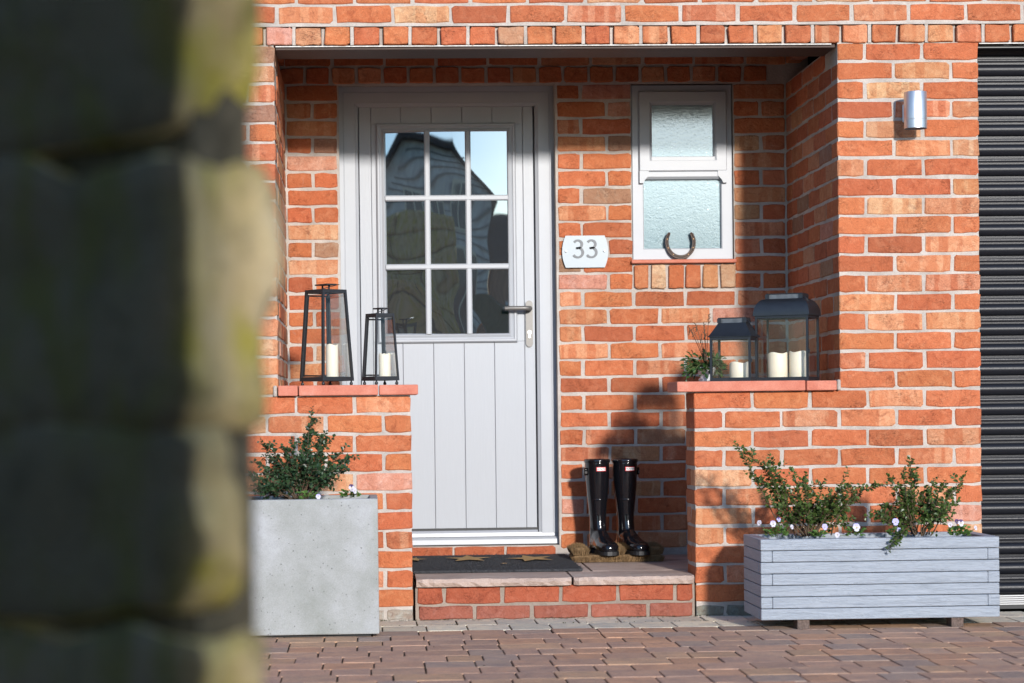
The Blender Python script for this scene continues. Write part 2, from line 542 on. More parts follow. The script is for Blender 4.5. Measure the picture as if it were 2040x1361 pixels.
class MB:
    """collects shapes and links them as one mesh object"""

    def __init__(s):
        s.bm = bmesh.new()

    def face(s, pts):
        return s.bm.faces.new([s.bm.verts.new(p) for p in pts])

    def box(s, x0, x1, y0, y1, z0, z1, bev=0.0, seg=1, mtx=None):
        vs = [s.bm.verts.new((x, y, z)) for x in (x0, x1) for y in (y0, y1) for z in (z0, z1)]
        q = [(0, 1, 3, 2), (4, 6, 7, 5), (0, 4, 5, 1), (2, 3, 7, 6), (0, 2, 6, 4), (1, 5, 7, 3)]
        fs = [s.bm.faces.new([vs[i] for i in f]) for f in q]
        if bev:
            es = list({e for f in fs for e in f.edges})
            r = bmesh.ops.bevel(s.bm, geom=es, offset=bev, segments=seg, affect='EDGES', profile=0.5)
            vs = list({v for v in vs if v.is_valid} | set(r['verts']))
        if mtx:
            bmesh.ops.transform(s.bm, matrix=mtx, verts=vs)
        return vs

    def bar(s, a, b, w, d=None, up=(0, 0, 1), bev=0.0):
        """a bar of rectangular section from a to b"""
        a, b = Vector(a), Vector(b)
        d = d or w
        z = (b - a).normalized()
        x = Vector(up).cross(z)
        if x.length < 1e-4:
            x = Vector((1, 0, 0)).cross(z)
        x.normalize()
        y = z.cross(x)
        m = Matrix((x, y, z)).transposed().to_4x4()
        m.translation = a
        s.box(-w / 2, w / 2, -d / 2, d / 2, 0, (b - a).length, bev, 1, m)

    def prism(s, pts, vec, cap=True):
        """extrude a planar outline along vec"""
        v = Vector(vec)
        a = [s.bm.verts.new(p) for p in pts]
        b = [s.bm.verts.new(Vector(p) + v) for p in pts]
        n = len(a)
        for i in range(n):
            s.bm.faces.new((a[i], a[(i + 1) % n], b[(i + 1) % n], b[i]))
        if cap:
            s.bm.faces.new(list(reversed(a)))
            s.bm.faces.new(b)

    def loft(s, rings, closed=True, cap=True, smooth=True):
        vr = [[s.bm.verts.new(p) for p in r] for r in rings]
        n = len(vr[0])
        for a, b in zip(vr, vr[1:]):
            for i in range(n if closed else n - 1):
                j = (i + 1) % n
                f = s.bm.faces.new((a[i], a[j], b[j], b[i]))
                f.smooth = smooth
        if cap and closed:
            s.bm.faces.new(list(reversed(vr[0])))
            s.bm.faces.new(vr[-1])

    def tube(s, pts, rad, n=8, cap=True):
        pts = [Vector(p) for p in pts]
        if not isinstance(rad, (list, tuple)):
            rad = [rad] * len(pts)
        rings = []
        ref = None
        for i, p in enumerate(pts):
            t = (pts[min(i + 1, len(pts) - 1)] - pts[max(i - 1, 0)]).normalized()
            if ref is None:
                ref = t.orthogonal().normalized()
            ref = (ref - t * ref.dot(t)).normalized()
            bi = t.cross(ref)
            rings.append([p + (ref * math.cos(k * 2 * PI / n) + bi * math.sin(k * 2 * PI / n)) * rad[i] for k in range(n)])
        s.loft(rings, True, cap)

    def lathe(s, prof, n=32, c=(0, 0, 0), cap=True):
        rings = [[(c[0] + r * math.cos(k * 2 * PI / n), c[1] + r * math.sin(k * 2 * PI / n), c[2] + z) for k in range(n)] for r, z in prof]
        s.loft(rings, True, cap)

    def build(s, name, mat, parent=None, loc=(0, 0, 0), smooth=None, autosmooth=None, fix=True):
        if fix:
            bmesh.ops.recalc_face_normals(s.bm, faces=s.bm.faces)
        me = bpy.data.meshes.new(name)
        s.bm.to_mesh(me)
        s.bm.free()
        me.materials.append(mat)
        if smooth is not None:
            for p in me.polygons:
                p.use_smooth = smooth
        if autosmooth:
            me.set_sharp_from_angle(angle=R(autosmooth))
        o = bpy.data.objects.new(name, me)
        o.location = loc
        return link(o, parent)


# ---------------------------------------------------------------- bricks
PAL = [((0.455, 0.138, 0.056), 0.0, 32), ((0.425, 0.118, 0.049), 0.0, 20), ((0.375, 0.108, 0.047), 0.0, 7), ((0.475, 0.175, 0.078), 0.5, 12),
       ((0.440, 0.140, 0.064), 1.0, 11), ((0.480, 0.215, 0.105), 0.6, 6), ((0.410, 0.200, 0.105), 0.2, 3), ((0.300, 0.155, 0.095), 0.0, 2), ((0.470, 0.200, 0.130), 0.3, 4)]


def pick_colour(r):
    t = r.uniform(0, sum(p[2] for p in PAL))
    for c, b, wgt in PAL:
        t -= wgt
        if t <= 0:
            break
    k = r.uniform(0.9, 1.1)
    return (c[0] * k, c[1] * k * r.uniform(0.95, 1.05), c[2] * k, b)


def brick_geo(w_, h_, d_, r, jit=0.0023, ch=0.0045):
    """front outline with worn corners, chamfered face, body behind: 48 triangles"""
    a, b = w_ / 2, h_ / 2
    c = lambda: r.uniform(0.003, 0.013)
    j = lambda: r.uniform(-jit, jit)
    o = []
    sharp = r.sample(range(4), 2)
    for ci, (sx, sy, f) in enumerate(((-1, -1, 0), (1, -1, 1), (1, 1, 0), (-1, 1, 1))):
        c1, c2 = c(), c() * 0.7
        p = (sx * (a - c1), sy * b + j())
        q = (sx * a + j(), sy * (b - c2))
        if ci in sharp:
            o.append((sx * (a - 0.0015) + j(), sy * (b - 0.001) + j()))
        else:
            o += [q, p] if f == 0 else [p, q]
        if ci in (0, 2):
            for t_ in ((-0.22, 0.2) if ci == 0 else (0.22, -0.2)):
                o.append(((t_ + r.uniform(-0.14, 0.14)) * w_, sy * b + j() * 1.3))
    n = len(o)
    v = []
    for x, z in o:
        v.append((x - math.copysign(min(ch, abs(x)), x) * r.uniform(0.4, 1.1), r.uniform(-0.0008, 0.0006), z - math.copysign(min(ch, abs(z)), z) * r.uniform(0.4, 1.1)))
    for x, z in o:
        v.append((x, ch * 0.8, z))
    for x, z in o:
        v.append((x, d_, z))
    f = [tuple(range(n))]
    for k in range(2):
        for i in range(n):
            j2 = (i + 1) % n
            f.append((k * n + j2, k * n + i, (k + 1) * n + i, (k + 1) * n + j2))
    return v, f


BRICK_CACHE = {}


def brick_mesh(w_, h_, d_, r, variants=9):
    key = (round(w_, 3), round(h_, 3), round(d_, 3), r.randrange(variants))
    if key not in BRICK_CACHE:
        v, f = brick_geo(key[0], key[1], key[2], random.Random(hash(key) & 0xffff))
        me = bpy.data.meshes.new('brick')
        me.from_pydata(v, [], f)
        me.materials.append(M_BRICK)
        BRICK_CACHE[key] = me
    return BRICK_CACHE[key]


class Course:
    """bricks waiting to be placed: (parent, centre, rotation, width, height, depth, colour, area in the photograph)"""
    todo = []


def in_view(p):
    v = p - CAM_P
    z = v.dot(CAM_F)
    if z < 0.1:
        return False
    x = PX0 + FPX * v.dot(CAM_R) / z
    y = PY0 - FPX * v.dot(CAM_U) / z
    left = 500 if y < 830 else 440
    return left < x < 2050 and -15 < y < 1365


def put_brick(parent, face, u, z, w_, h_, d_=0.06, col=None, proud=0.0, hide=False):
    """face: (origin, rotation about z); u runs along the face to the right as seen from outside"""
    org, rz = face
    r = rnd
    loc = Vector(org) + Vector((math.cos(rz) * u, math.sin(rz) * u, z)) + Vector((math.sin(rz), -math.cos(rz), 0)) * (proud + r.uniform(-0.0012, 0.0016))
    cosv = abs(Vector((math.sin(rz), -math.cos(rz), 0)).dot((CAM_P - loc).normalized()))
    area = w_ * h_ * max(cosv, 0.02) * (8.3 / (loc - CAM_P).length) ** 2
    if hide or not in_view(loc):
        area *= 0.0
    Course.todo.append((parent, loc, rz, w_, h_, d_, col or pick_colour(r), area))


def lay(parent, face, rows, u0, u1, anchor, pitch, holes=(), jw=0.010, odd=0, d_=0.06, hide=False, skip=None):
    """running bond; rows: list of (z centre, height, odd?); anchor: a joint of the even rows; holes: (u0,u1,z0,z1)"""
    for zc, hh, od in rows:
        segs = [(u0, u1)]
        for a, b, c, d in holes:
            if c < zc < d:
                ns = []
                for s0, s1 in segs:
                    if a > s0:
                        ns.append((s0, min(a, s1)))
                    if b < s1:
                        ns.append((max(b, s0), s1))
                segs = [q for q in ns if q[1] - q[0] > 0.02]
        for s0, s1 in segs:
            ph = anchor + (pitch / 2 if (od + odd) % 2 else 0)
            k = math.floor((s0 - ph) / pitch) + 1
            cuts = [s0]
            x = ph + k * pitch
            while x < s1 - 0.03:
                if x - s0 > 0.03:
                    cuts.append(x)
                x += pitch
            cuts.append(s1)
            for n_, (a, b) in enumerate(zip(cuts, cuts[1:])):
                l = a + (jw / 2 if n_ else 0) + rnd.uniform(0, 0.0012)
                r_ = b - (jw / 2 if n_ < len(cuts) - 2 else 0) - rnd.uniform(0, 0.0012)
                if skip and skip((l + r_) / 2, zc):
                    continue
                put_brick(parent, face, (l + r_) / 2, zc + rnd.uniform(-0.001, 0.001), round(r_ - l, 3), hh, d_, hide=hide)


# ================================================================ GROUND
g = MB()
g.face([(-300, -400, -0.03), (300, -400, -0.03), (300, 300, -0.03), (-300, 300, -0.03)])
tag(g.build('ground', plain('ground_tarmac', (0.10, 0.095, 0.09), 0.9, 0, 0.2, 0.3, 30, 0.004, 120)), kind='structure')
g = MB()
g.box(-6, 8, -7.6, 0.03, -0.028, -0.0042)
drive = tag(g.build('driveway', M_JOINT), 'block paved driveway in front of the house', kind='structure')

PAVE_COL = [(0.200, 0.132, 0.112), (0.194, 0.130, 0.113), (0.182, 0.126, 0.114), (0.215, 0.133, 0.104), (0.212, 0.143, 0.112), (0.160, 0.124, 0.120), (0.196, 0.136, 0.118)]
PAVE_GREY = [(0.27, 0.26, 0.25), (0.31, 0.30, 0.285), (0.24, 0.24, 0.24)]
PCACHE = {}


def block_mesh(L, W, r):
    key = (round(L, 3), round(W, 3), r.randrange(7))
    if key in PCACHE:
        return PCACHE[key]
    rr = random.Random(hash(key) & 0xffff)
    a, b = L / 2, W / 2
    j = lambda: rr.uniform(-0.0018, 0.0018)
    o = []
    for sx, sy in ((-1, -1), (1, -1), (1, 1), (-1, 1)):
        c1, c2 = rr.uniform(0.002, 0.007), rr.uniform(0.002, 0.005)
        p = (sx * (a - c1), sy * b + j() * 0.6)
        q = (sx * a + j() * 0.6, sy * (b - c2))
        o += [q, p] if sx == sy else [p, q]
    n = len(o)
    ch = 0.0018
    v = [(x - math.copysign(ch, x), y - math.copysign(ch, y), rr.uniform(-0.0006, 0.0006)) for x, y in o]
    v += [(x, y, -0.0012) for x, y in o] + [(x, y, -0.022) for x, y in o]
    f = [tuple(range(n))]
    for k in range(2):
        for i in range(n):
            j2 = (i + 1) % n
            f.append((k * n + j2, k * n + i, (k + 1) * n + i, (k + 1) * n + j2))
    me = bpy.data.meshes.new('paving_block')
    me.from_pydata(v, [], f)
    me.materials.append(M_PAVER)
    PCACHE[key] = me
    return me


blocks = []
pr = random.Random(5)
y_edge = 0.0
rows_ = []
for k in range(20):
    dpt = 0.200 if k < 2 else 0.162
    rows_.append((y_edge - dpt, y_edge, k))
    y_edge -= dpt
while y_edge > -7.4:
    rows_.append((y_edge - 0.162, y_edge, 99))
    y_edge -= 0.162
for y0, y1, k in rows_:
    x = -2.6 + pr.uniform(0, 0.12)
    while x < 4.4:
        L = pr.choice((0.16, 0.16, 0.152, 0.165)) if k < 2 else pr.choice((0.118, 0.118, 0.125, 0.155, 0.162, 0.162, 0.17, 0.215))
        cx_, cy_ = x + L / 2, (y0 + y1) / 2
        v = Vector((cx_, cy_, 0))
        grey = (k < 2 and not (k == 1 and x < 0.05)) or (k < 2)
        col = pr.choice(PAVE_GREY if grey else PAVE_COL)
        kk = pr.uniform(0.92, 1.08) * 2.2
        blocks.append((v, L - 0.0055, y1 - y0 - 0.0022, (col[0] * kk * 1.12, col[1] * kk * 1.04, col[2] * kk * 0.82, 1), in_view(v), pr.uniform(-0.010, 0.010), pr.uniform(-0.0012, 0.0012)))
        x += L
blocks.sort(key=lambda b: (not b[4], -b[0].y * 0 + (b[0] - CAM_P).length))
extra = MB()
lay_col = extra.bm.loops.layers.float_color.new('Col')
n_obj = 0
for v, L, W, col, vis, rot, dz in blocks:
    if vis and n_obj < 300:
        o = bpy.data.objects.new('paving_block', block_mesh(L, W, pr))
        o.location = (v.x, v.y, dz)
        o.rotation_euler = (pr.uniform(-0.004, 0.004), pr.uniform(-0.004, 0.004), rot)
        o.color = col
        link(o, drive)
        n_obj += 1
    else:
        me = block_mesh(L, W, pr)
        vs = [extra.bm.verts.new((p.co.x + v.x, p.co.y + v.y, p.co.z + dz)) for p in me.vertices]
        for p in me.polygons:
            f = extra.bm.faces.new([vs[i] for i in p.vertices])
            for lp in f.loops:
                lp[lay_col] = col
m2 = M_PAVER.copy()
for nd in list(m2.node_tree.nodes):
    if nd.type == 'OBJECT_INFO':
        at_ = m2.node_tree.nodes.new('ShaderNodeAttribute')
        at_.attribute_name = 'Col'
        for lk in list(nd.outputs['Color'].links):
            m2.node_tree.links.new(at_.outputs['Color'], lk.to_socket)
tag(extra.build('outer_paving', m2, drive, fix=False), kind='stuff')

# ================================================================ HOUSE
D = 1.0186
XA, XR, XL, XP, XQ = 1.848, 2.404, -0.332, 0.178, 1.276
house = thing('brick_house', 'red brick house front with recessed porch, pale grey door and black garage shutter', 'house', (0, 0, 0))
FRONT = ((0, 0, 0), 0.0)
BACK = ((0, D, 0), 0.0)
RET_R = ((XA, 0, 0), -PI / 2)      # right return, faces left; u runs towards the camera
RET_L = ((XL, 0, 0), PI / 2)       # left return, faces right; u runs away from the camera
ZB = lambda i: 2.15 - 0.075 * i

# wall bodies: the mortar that shows between the bricks
MT = 0.0032
b = MB()
b.box(-3.2, 5.4, 0.055, 0.24, 2.222, 3.3)
b.box(-3.2, 5.4, MT, 0.056, 2.3005, 3.3)
# header course: bed, and every second joint filled
b.box(-3.2, 5.4, MT - 0.009, 0.05, 2.2935, 2.3012)
for k in range(-25, 52):
    x = -0.368 + 0.11165 * k
    if k % 2 == 0:
        b.box(x - 0.006, x + 0.006, MT + 0.012, 0.0545, 2.2225, 2.293)
    else:
        b.box(x - 0.0065, x + 0.0065, MT - 0.006, 0.054, 2.2225, 2.293)
b.box(XA + MT, XR - MT, MT, 1.3, -0.1, 2.2235)
b.box(-3.2, XL - MT, MT, 1.3, -0.1, 2.2235)
b.box(4.83, 5.4, MT, 1.3, -0.1, 2.2235)
wall = b.build('brick_wall', M_MORTAR, house)
b = MB()
b.box(XL - 0.1, -0.1, D + MT, D + 0.2, -0.1, 2.62)
b.box(0.838, 1.17, D + MT, D + 0.2, -0.1, 2.62)
b.box(1.6155, XA + 0.1, D + MT, D + 0.2, -0.1, 2.62)
b.box(-0.1, 0.838, D + MT, D + 0.2, 2.2265, 2.62)
b.box(-0.1, 0.838, D + MT, D + 0.2, -0.1, 0.2205)
b.box(1.17, 1.6155, D + MT, D + 0.2, 2.2225, 2.62)
b.box(1.17, 1.6155, D + MT, D + 0.2, -0.1, 1.4395)
back = b.build('porch_wall', M_MORTAR, house)
b = MB()
b.box(XL - MT + 0.0002, XP - MT, MT, 0.215, -0.1, 0.8715)
low_l = b.build('low_wall', M_MORTAR, house)
b = MB()
b.box(XQ + MT, XA + MT - 0.0002, MT, 0.215, -0.1, 0.8705)
low_r = b.build('low_wall', M_MORTAR, house)
b = MB()
b.box(XL - 0.2, XA + 0.2, 0.235, D + 0.2, 2.56, 2.7)
b.build('porch_ceiling', M_CEIL, house)
b = MB()
b.box(-3.1, 5.3, 1.31, 1.45, -0.1, 3.3)
b.box(-3.2, -3.1, 0.3, 1.45, -0.1, 3.3)
b.box(5.3, 5.4, 0.3, 1.45, -0.1, 3.3)
b.box(-3.2, 5.4, 0.25, 1.45, 3.2, 3.3)
b.build('inner_wall', M_CEIL, house)

# lintel: timber soffit board with a pale steel lip
b = MB()
b.box(XL + 0.004, XA - 0.004, 0.012, 0.225, 2.2065, 2.2215, 0.001)
b.build('soffit_board', M_DARKWOOD, house)
b = MB()
b.box(XL + 0.004, XA - 0.02, 0.002, 0.0115, 2.2165, 2.2205)
b.box(XR + 0.004, 4.82, 0.002, 0.0115, 2.2165, 2.2205)
b.build('steel_lip', M_WHITEMETAL, house)

# --- bricks, front face
rows = [(ZB(i) + 0.0375, 0.0645, i % 2) for i in range(0, 28)]           # even index: 2.1875, ...
H_ = 0.0645
# upper courses
for zc, ph in ((2.3395, 0.124), (2.4145, 0.2)):
    lay(wall, FRONT, [(zc, H_, 0)], -3.2, 5.4, ph, 0.2231)
for i in range(3, 12):
    lay(wall, FRONT, [(2.2645 + 0.075 * i, H_, 0)], -3.2, 5.4, 0.124 + 0.1116 * (i % 2), 0.2231, hide=True)
# header course
for k in range(-25, 51):
    x = -0.368 + 0.11165 * k
    put_brick(wall, FRONT, x + 0.0558, 2.2565 + rnd.uniform(-0.001, 0.001), 0.0985 + rnd.uniform(-0.002, 0.001), 0.067, 0.05, proud=0.008)
# right pier and its continuation down into the low wall
for i in range(0, 30):
    zc = ZB(i) + 0.0375
    hh = H_
    if i == 29:
        zc, hh = 0.022, 0.040
    left = XA if zc > 0.873 else XQ
    anchor = XR + 0.005
    par = wall if zc > 0.873 else low_r
    pitch = 0.2262
    ph = anchor - (pitch / 2 if i % 2 else 0)
    cuts = [left]
    x = ph - pitch * 12
    while x < XR - 0.03:
        if x > left + 0.035:
            cuts.append(x)
        x += pitch
    cuts.append(XR)
    for n_, (a, c_) in enumerate(zip(cuts, cuts[1:])):
        l = a + (0.005 if n_ else 0)
        r_ = c_ - (0.005 if n_ < len(cuts) - 2 else 0)
        wd = r_ - l
        corner = n_ == 0
        dd = 0.1025 if (corner and wd > 0.15) else (0.215 if corner else 0.06)
        if corner and zc < 0.873:
            dd = 0.1025 if wd > 0.15 else 0.213
        p_ = wall if (l + r_) / 2 > XA else par
        col = None
        if i == 29:
            col = (0.20, 0.18, 0.14, 0)
        elif i == 28 and rnd.random() < 0.5:
            col = (0.30, 0.10, 0.06, 0)
        put_brick(p_, FRONT, (l + r_) / 2, zc + rnd.uniform(-0.001, 0.001), round(wd, 3), hh, dd, col=col)
# left pier, and the left low wall
for i in range(0, 30):
    zc = ZB(i) + 0.0375
    hh = H_
    if i == 29:
        zc, hh = 0.022, 0.040
    right = XL if zc > 0.873 else XP
    pitch = 0.2243
    ph = right + 0.005 - (pitch / 2 if (i % 2 == (0 if zc > 0.873 else 1)) else 0)
    if zc < 0.873:
        ph = right + 0.005 - (pitch / 2 if i % 2 else 0)
    x = ph
    prev = right
    n_ = 0
    while prev > -3.15:
        a = (x - pitch if n_ or x >= right else x)
        if n_ == 0 and x < right - 0.03:
            a = x
            x = x + pitch
        r_ = prev - (0.005 if n_ else 0)
        l = a + 0.005
        wd = r_ - l
        dd = (0.1025 if wd > 0.15 else 0.215) if n_ == 0 else 0.06
        if zc < 0.873 and n_ == 0:
            dd = 0.1025 if wd > 0.15 else 0.213
        col = (0.30, 0.24, 0.19, 0) if i == 29 else None
        put_brick(low_l if (l + r_) / 2 > XL and zc < 0.873 else wall, FRONT, (l + r_) / 2, zc + rnd.uniform(-0.001, 0.001), round(wd, 3), hh, dd, col=col)
        prev = a
        x = a
        n_ += 1
# returns of the porch
for i in range(-4, 29):
    zc = ZB(i) + 0.0375
    if i == -1:
        continue
    # right return: u = -Y ; corner brick takes the first 0.1025 or 0.215
    if zc > 0.873:
        take = 0.1025 if i % 2 == 1 else 0.215
        if i < 0:
            take = 0.24
        take += 0.010
        lay(wall, RET_R, [(zc, H_, 0)], -D, -take, -take - 0.005, 0.2245, hide=False)
        take = 0.1025 if i % 2 == 0 else 0.215
        if i < 0:
            take = 0.24
        take += 0.010
        lay(wall, RET_L, [(zc, H_, 0)], take, D, take - 0.005 + 0.2245, 0.2245)
    else:
        # ends of the low walls
        RQ = ((XQ, 0, 0), -PI / 2)
        RP = ((XP, 0, 0), PI / 2)
        tk = 0.1125 if i % 2 else 0.0
        full = (2.404 - XQ) / 0.2262
        wd0 = ((XR + 0.005 - (0.2262 / 2 if i % 2 else 0)) - XQ) % 0.2262
        if wd0 < 0.035:
            wd0 += 0.2262
        if wd0 > 0.15:
            put_brick(low_r, RQ, -0.1125 - 0.051, zc, 0.1, H_, 0.06)
        lay(wall, RET_R, [(zc, H_, i % 2)], -D, -0.23, -0.23, 0.2245, hide=True)
        lay(wall, RET_L, [(zc, H_, i % 2)], 0.23, D, 0.23, 0.2245, hide=True)
        if i % 2 == 0:
            put_brick(low_l, RP, 0.1125 + 0.051, zc, 0.1, H_, 0.06, hide=True)
# back wall
DOOR_X0, DOOR_X1, DOOR_Z0, DOOR_Z1 = -0.104, 0.841, 0.222, 2.2255
WIN_X0, WIN_X1, WIN_Z0, WIN_Z1 = 1.173, 1.612, 1.457, 2.218
holes = [(DOOR_X0 - 0.003, DOOR_X1 + 0.005, DOOR_Z0 - 0.003, DOOR_Z1), (WIN_X0 - 0.003, WIN_X1 + 0.006, 1.33, WIN_Z1 + 0.006), (0.5, 0.6, -1, 0.1)]
hid = lambda u, z: False
for i in range(0, 27):
    zc = ZB(i) + 0.0375
    for a, b2, anc in ((XL, DOOR_X0 + 0.2, XL + 0.005), (0.5, XA, 0.838)):
        lay(back, BACK, [(zc, H_, i % 2)], a + 0.006, b2 - 0.006, anc + (0 if a == XL else 0.1122), 0.2245, [h for h in holes])
    if zc < 0.22:
        lay(back, BACK, [(zc, H_, i % 2)], 0.2, 0.5, 0.838, 0.2245)
for k in range(-3, 21):
    x = 0.651 + 0.1119 * (k - 8)
    if XL + 0.03 < x + 0.056 < XA - 0.03:
        put_brick(back, BACK, x + 0.056, 2.263, 0.1, 0.066, 0.05, proud=0.008)
for i in (-2, -3, -4):
    lay(back, BACK, [(ZB(i) + 0.0375, H_, i % 2)], XL, XA, 0.1, 0.2245)
# soldier bricks under the window
for k in range(6):
    x = 1.169 + 0.0757 * k
    Course.todo.append((back, Vector((x + 0.038, D - 0.012, 1.3825)), 0.0, 0.0645, 0.101, 0.05,
                        [(0.45, 0.16, 0.07, 0), (0.52, 0.30, 0.17, 0.3), (0.43, 0.125, 0.05, 0), (0.43, 0.13, 0.055, 0), (0.46, 0.20, 0.09, 0.2), (0.42, 0.24, 0.14, 0.2)][k], 1.0))

# cut course below the door sill
for a, c_ in ((0.16, 0.372), (0.382, 0.597), (0.607, 0.82)):
    Course.todo.append((back, Vector(((a + c_) / 2, D - 0.002, 0.196)), 0.0, round(c_ - a, 3), 0.043, 0.05, (0.37, 0.10, 0.045, 0), 1.0))

# place the bricks: the 300 that show largest as objects, the rest joined
Course.todo.sort(key=lambda t: -t[7])
joined = MB()
jc = joined.bm.loops.layers.float_color.new('Col')
for n_, (par, loc, rz, w_, h_, d_, col, area) in enumerate(Course.todo):
    if n_ < 300:
        o = bpy.data.objects.new('brick', brick_mesh(w_, h_, d_, rnd))
        o.location = loc
        o.rotation_euler = (rnd.uniform(-0.006, 0.006), rnd.uniform(-0.006, 0.006), rz + rnd.uniform(-0.006, 0.006))
        o.color = col
        link(o, par)
    else:
        v, f = brick_geo(w_, h_, d_, rnd)
        m_ = Matrix.Translation(loc) @ Matrix.Rotation(rz, 4, 'Z')
        vs = [joined.bm.verts.new(m_ @ Vector(p)) for p in v]
        for q in f:
            fc = joined.bm.faces.new([vs[i] for i in q])
            for lp in fc.loops:
                lp[jc] = col
tag(joined.build('outer_brickwork', M_BRICK_S, house, fix=False), kind='stuff')


# --- coping tiles
def coping(parent, xs, y0, y1, z0, z1):
    for a, c_ in zip(xs, xs[1:]):
        m_ = MB()
        m_.box(a + 0.002, c_ - 0.002, y0 + rnd.uniform(-0.003, 0.003), y1, z0, z1 + rnd.uniform(-0.0015, 0.0015), 0.004, 2)
        m_.build('coping_tile', M_TILE, parent)


coping(low_l, [XL - 0.003, -0.256, 0.053, 0.207], -0.03, 0.243, 0.8735, 0.9125)
coping(low_r, [1.205, 1.71, 1.832], -0.03, 0.243, 0.8725, 0.912)
m_ = MB()
m_.box(1.8335, 1.8475, -0.022, 0.04, 0.872, 0.914, 0.004)
m_.build('mortar_fillet', M_MORTAR, low_r)
m_ = MB()
m_.box(XL - 0.02, XL - 0.006, -0.012, 0.0, 0.872, 0.914, 0.003)
m_.build('mortar_fillet', M_MORTAR, low_l)

# ---------------------------------------------------------------- porch step
step = thing('porch_step', 'low brick porch step topped with sandstone slabs in front of the grey door', 'step', (0.73, 0.4, 0))


def rel(o, t):
    o.location = o.location - t.location
    return o


b = MB()
b.box(XP + 0.008, XQ - 0.004, MT + 0.002, D, -0.05, 0.128)
rel(b.build('mortar_bed', M_MORTAR_D, step), step)
sr = random.Random(8)
for zc, hh, xs in ((0.095, 0.064, [0.188, 0.297, 0.523, 0.75, 0.972, 1.196, 1.268]), (0.027, 0.052, [0.192, 0.415, 0.637, 0.862, 1.089, 1.27])):
    for a, c_ in zip(xs, xs[1:]):
        wd = round(c_ - a - 0.012, 3)
        o = bpy.data.objects.new('brick', brick_mesh(wd, hh, 0.06, sr))
        o.location = Vector(((a + c_) / 2, sr.uniform(-0.001, 0.001), zc)) - step.location
        k = sr.uniform(0.9, 1.1)
        o.color = (0.34 * k, 0.085 * k, 0.042 * k, 0) if zc > 0.05 else (0.28 * k, 0.09 * k, 0.058 * k, 0)
        link(o, step)


def slab(x0, x1, y0, y1, zf, zk, th=0.03, rough_front=False):
    """a riven slab with a ragged front edge, its top falling from zk at the back to zf at the front"""
    r = random.Random(int(x0 * 1000) + 7)
    n = 26 if rough_front else 6
    m_ = MB()
    top, bot, mid = [], [], []
    for i in range(n + 1):
        x = x0 + (x1 - x0) * i / n
        e = r.uniform(-0.006, 0.006) if rough_front else r.uniform(-0.001, 0.001)
        edge = 0.012 if i in (0, n) else 0
        top.append(Vector((x, y0 + 0.008 + e * 0.7 + edge, zf + r.uniform(-0.0015, 0.0015))))
        mid.append(Vector((x, y0 + e + edge * 0.7, zf - th * r.uniform(0.25, 0.6))))
        bot.append(Vector((x, y0 + 0.004 + r.uniform(-0.003, 0.006) + edge, zf - th)))
    bk = [Vector((p.x, y1, zk)) for p in top]
    bkb = [Vector((p.x, y1, zk - th)) for p in top]
    vr = [[m_.bm.verts.new(p) for p in row] for row in (bk, top, mid, bot, bkb)]
    for a, c_ in zip(vr, vr[1:]):
        for i in range(n):
            m_.bm.faces.new((a[i], a[i + 1], c_[i + 1], c_[i]))
    for i in (0, n):
        m_.bm.faces.new([vr[k][i] for k in range(5)])
    rel(m_.build('paving_slab', M_SLAB, step), step)


zf = lambda y: 0.160 + 0.0125 * (y + 0.03) / 1.05
for x0, x1, y0, y1, rf in ((0.190, 0.790, -0.032, 0.235, True), (0.800, 1.268, -0.032, 0.235, True), (0.185, 0.893, 0.245, 0.71, False),
                           (0.903, 1.40, 0.245, 0.71, False), (0.185, 0.55, 0.72, 1.015, False), (0.56, 1.1, 0.72, 1.015, False), (1.11, 1.6, 0.72, 1.015, False)):
    slab(x0, x1, y0, y1, zf(y0), zf(y1), 0.03 if rf else 0.024, rf)
b = MB()
b.box(XP + 0.012, 1.6, 0.03, 1.016, 0.1282, 0.1535)
rel(b.build('slab_bed', M_JOINT, step), step)

# ---------------------------------------------------------------- door
YF = D - 0.012         # face of the outer frame, set back from the brick face is handled by the reveal
door = MB()
DY = D + 0.070         # outer frame face
# frame: outer flat, raised inner moulding
fx0, fx1, fz0, fz1 = DOOR_X0, DOOR_X1, DOOR_Z0 + 0.05, DOOR_Z1
ix0, ix1, iz1 = -0.014, 0.757, 2.1445
LEAF = DY + 0.022      # face of the leaf


def mitred(mb, x0, x1, z0, z1, prof, bottom=True):
    """a picture-frame moulding: prof is a list of (inset, y)"""
    for (i0, y0), (i1, y1) in zip(prof, prof[1:]):
        o = [(x0 + i0, z0 + i0 if bottom else z0), (x1 - i0, z0 + i0 if bottom else z0), (x1 - i0, z1 - i0), (x0 + i0, z1 - i0)]
        q = [(x0 + i1, z0 + i1 if bottom else z0), (x1 - i1, z0 + i1 if bottom else z0), (x1 - i1, z1 - i1), (x0 + i1, z1 - i1)]
        for k in range(4):
            if k == 0 and not bottom:
                continue
            j = (k + 1) % 4
            mb.face([(o[k][0], y0, o[k][1]), (o[j][0], y0, o[j][1]), (q[j][0], y1, q[j][1]), (q[k][0], y1, q[k][1])])


b = MB()
b.box(DOOR_X0 - 0.03, DOOR_X1 + 0.03, D + 0.15, D + 0.17, 0.2, 2.26)
doorp = b.build('door', M_GREY, house)
b = MB()
mitred(b, fx0, fx1, fz0, fz1, [(0, DY + 0.06), (0, DY), (0.0215, DY), (0.0225, DY + 0.003), (0.0245, DY + 0.003), (0.0255, DY), (0.072, DY), (0.076, DY + 0.004), (0.086, DY + 0.010), (0.0872, LEAF + 0.02)], False)
b.build('frame', M_GREY, doorp, fix=False)
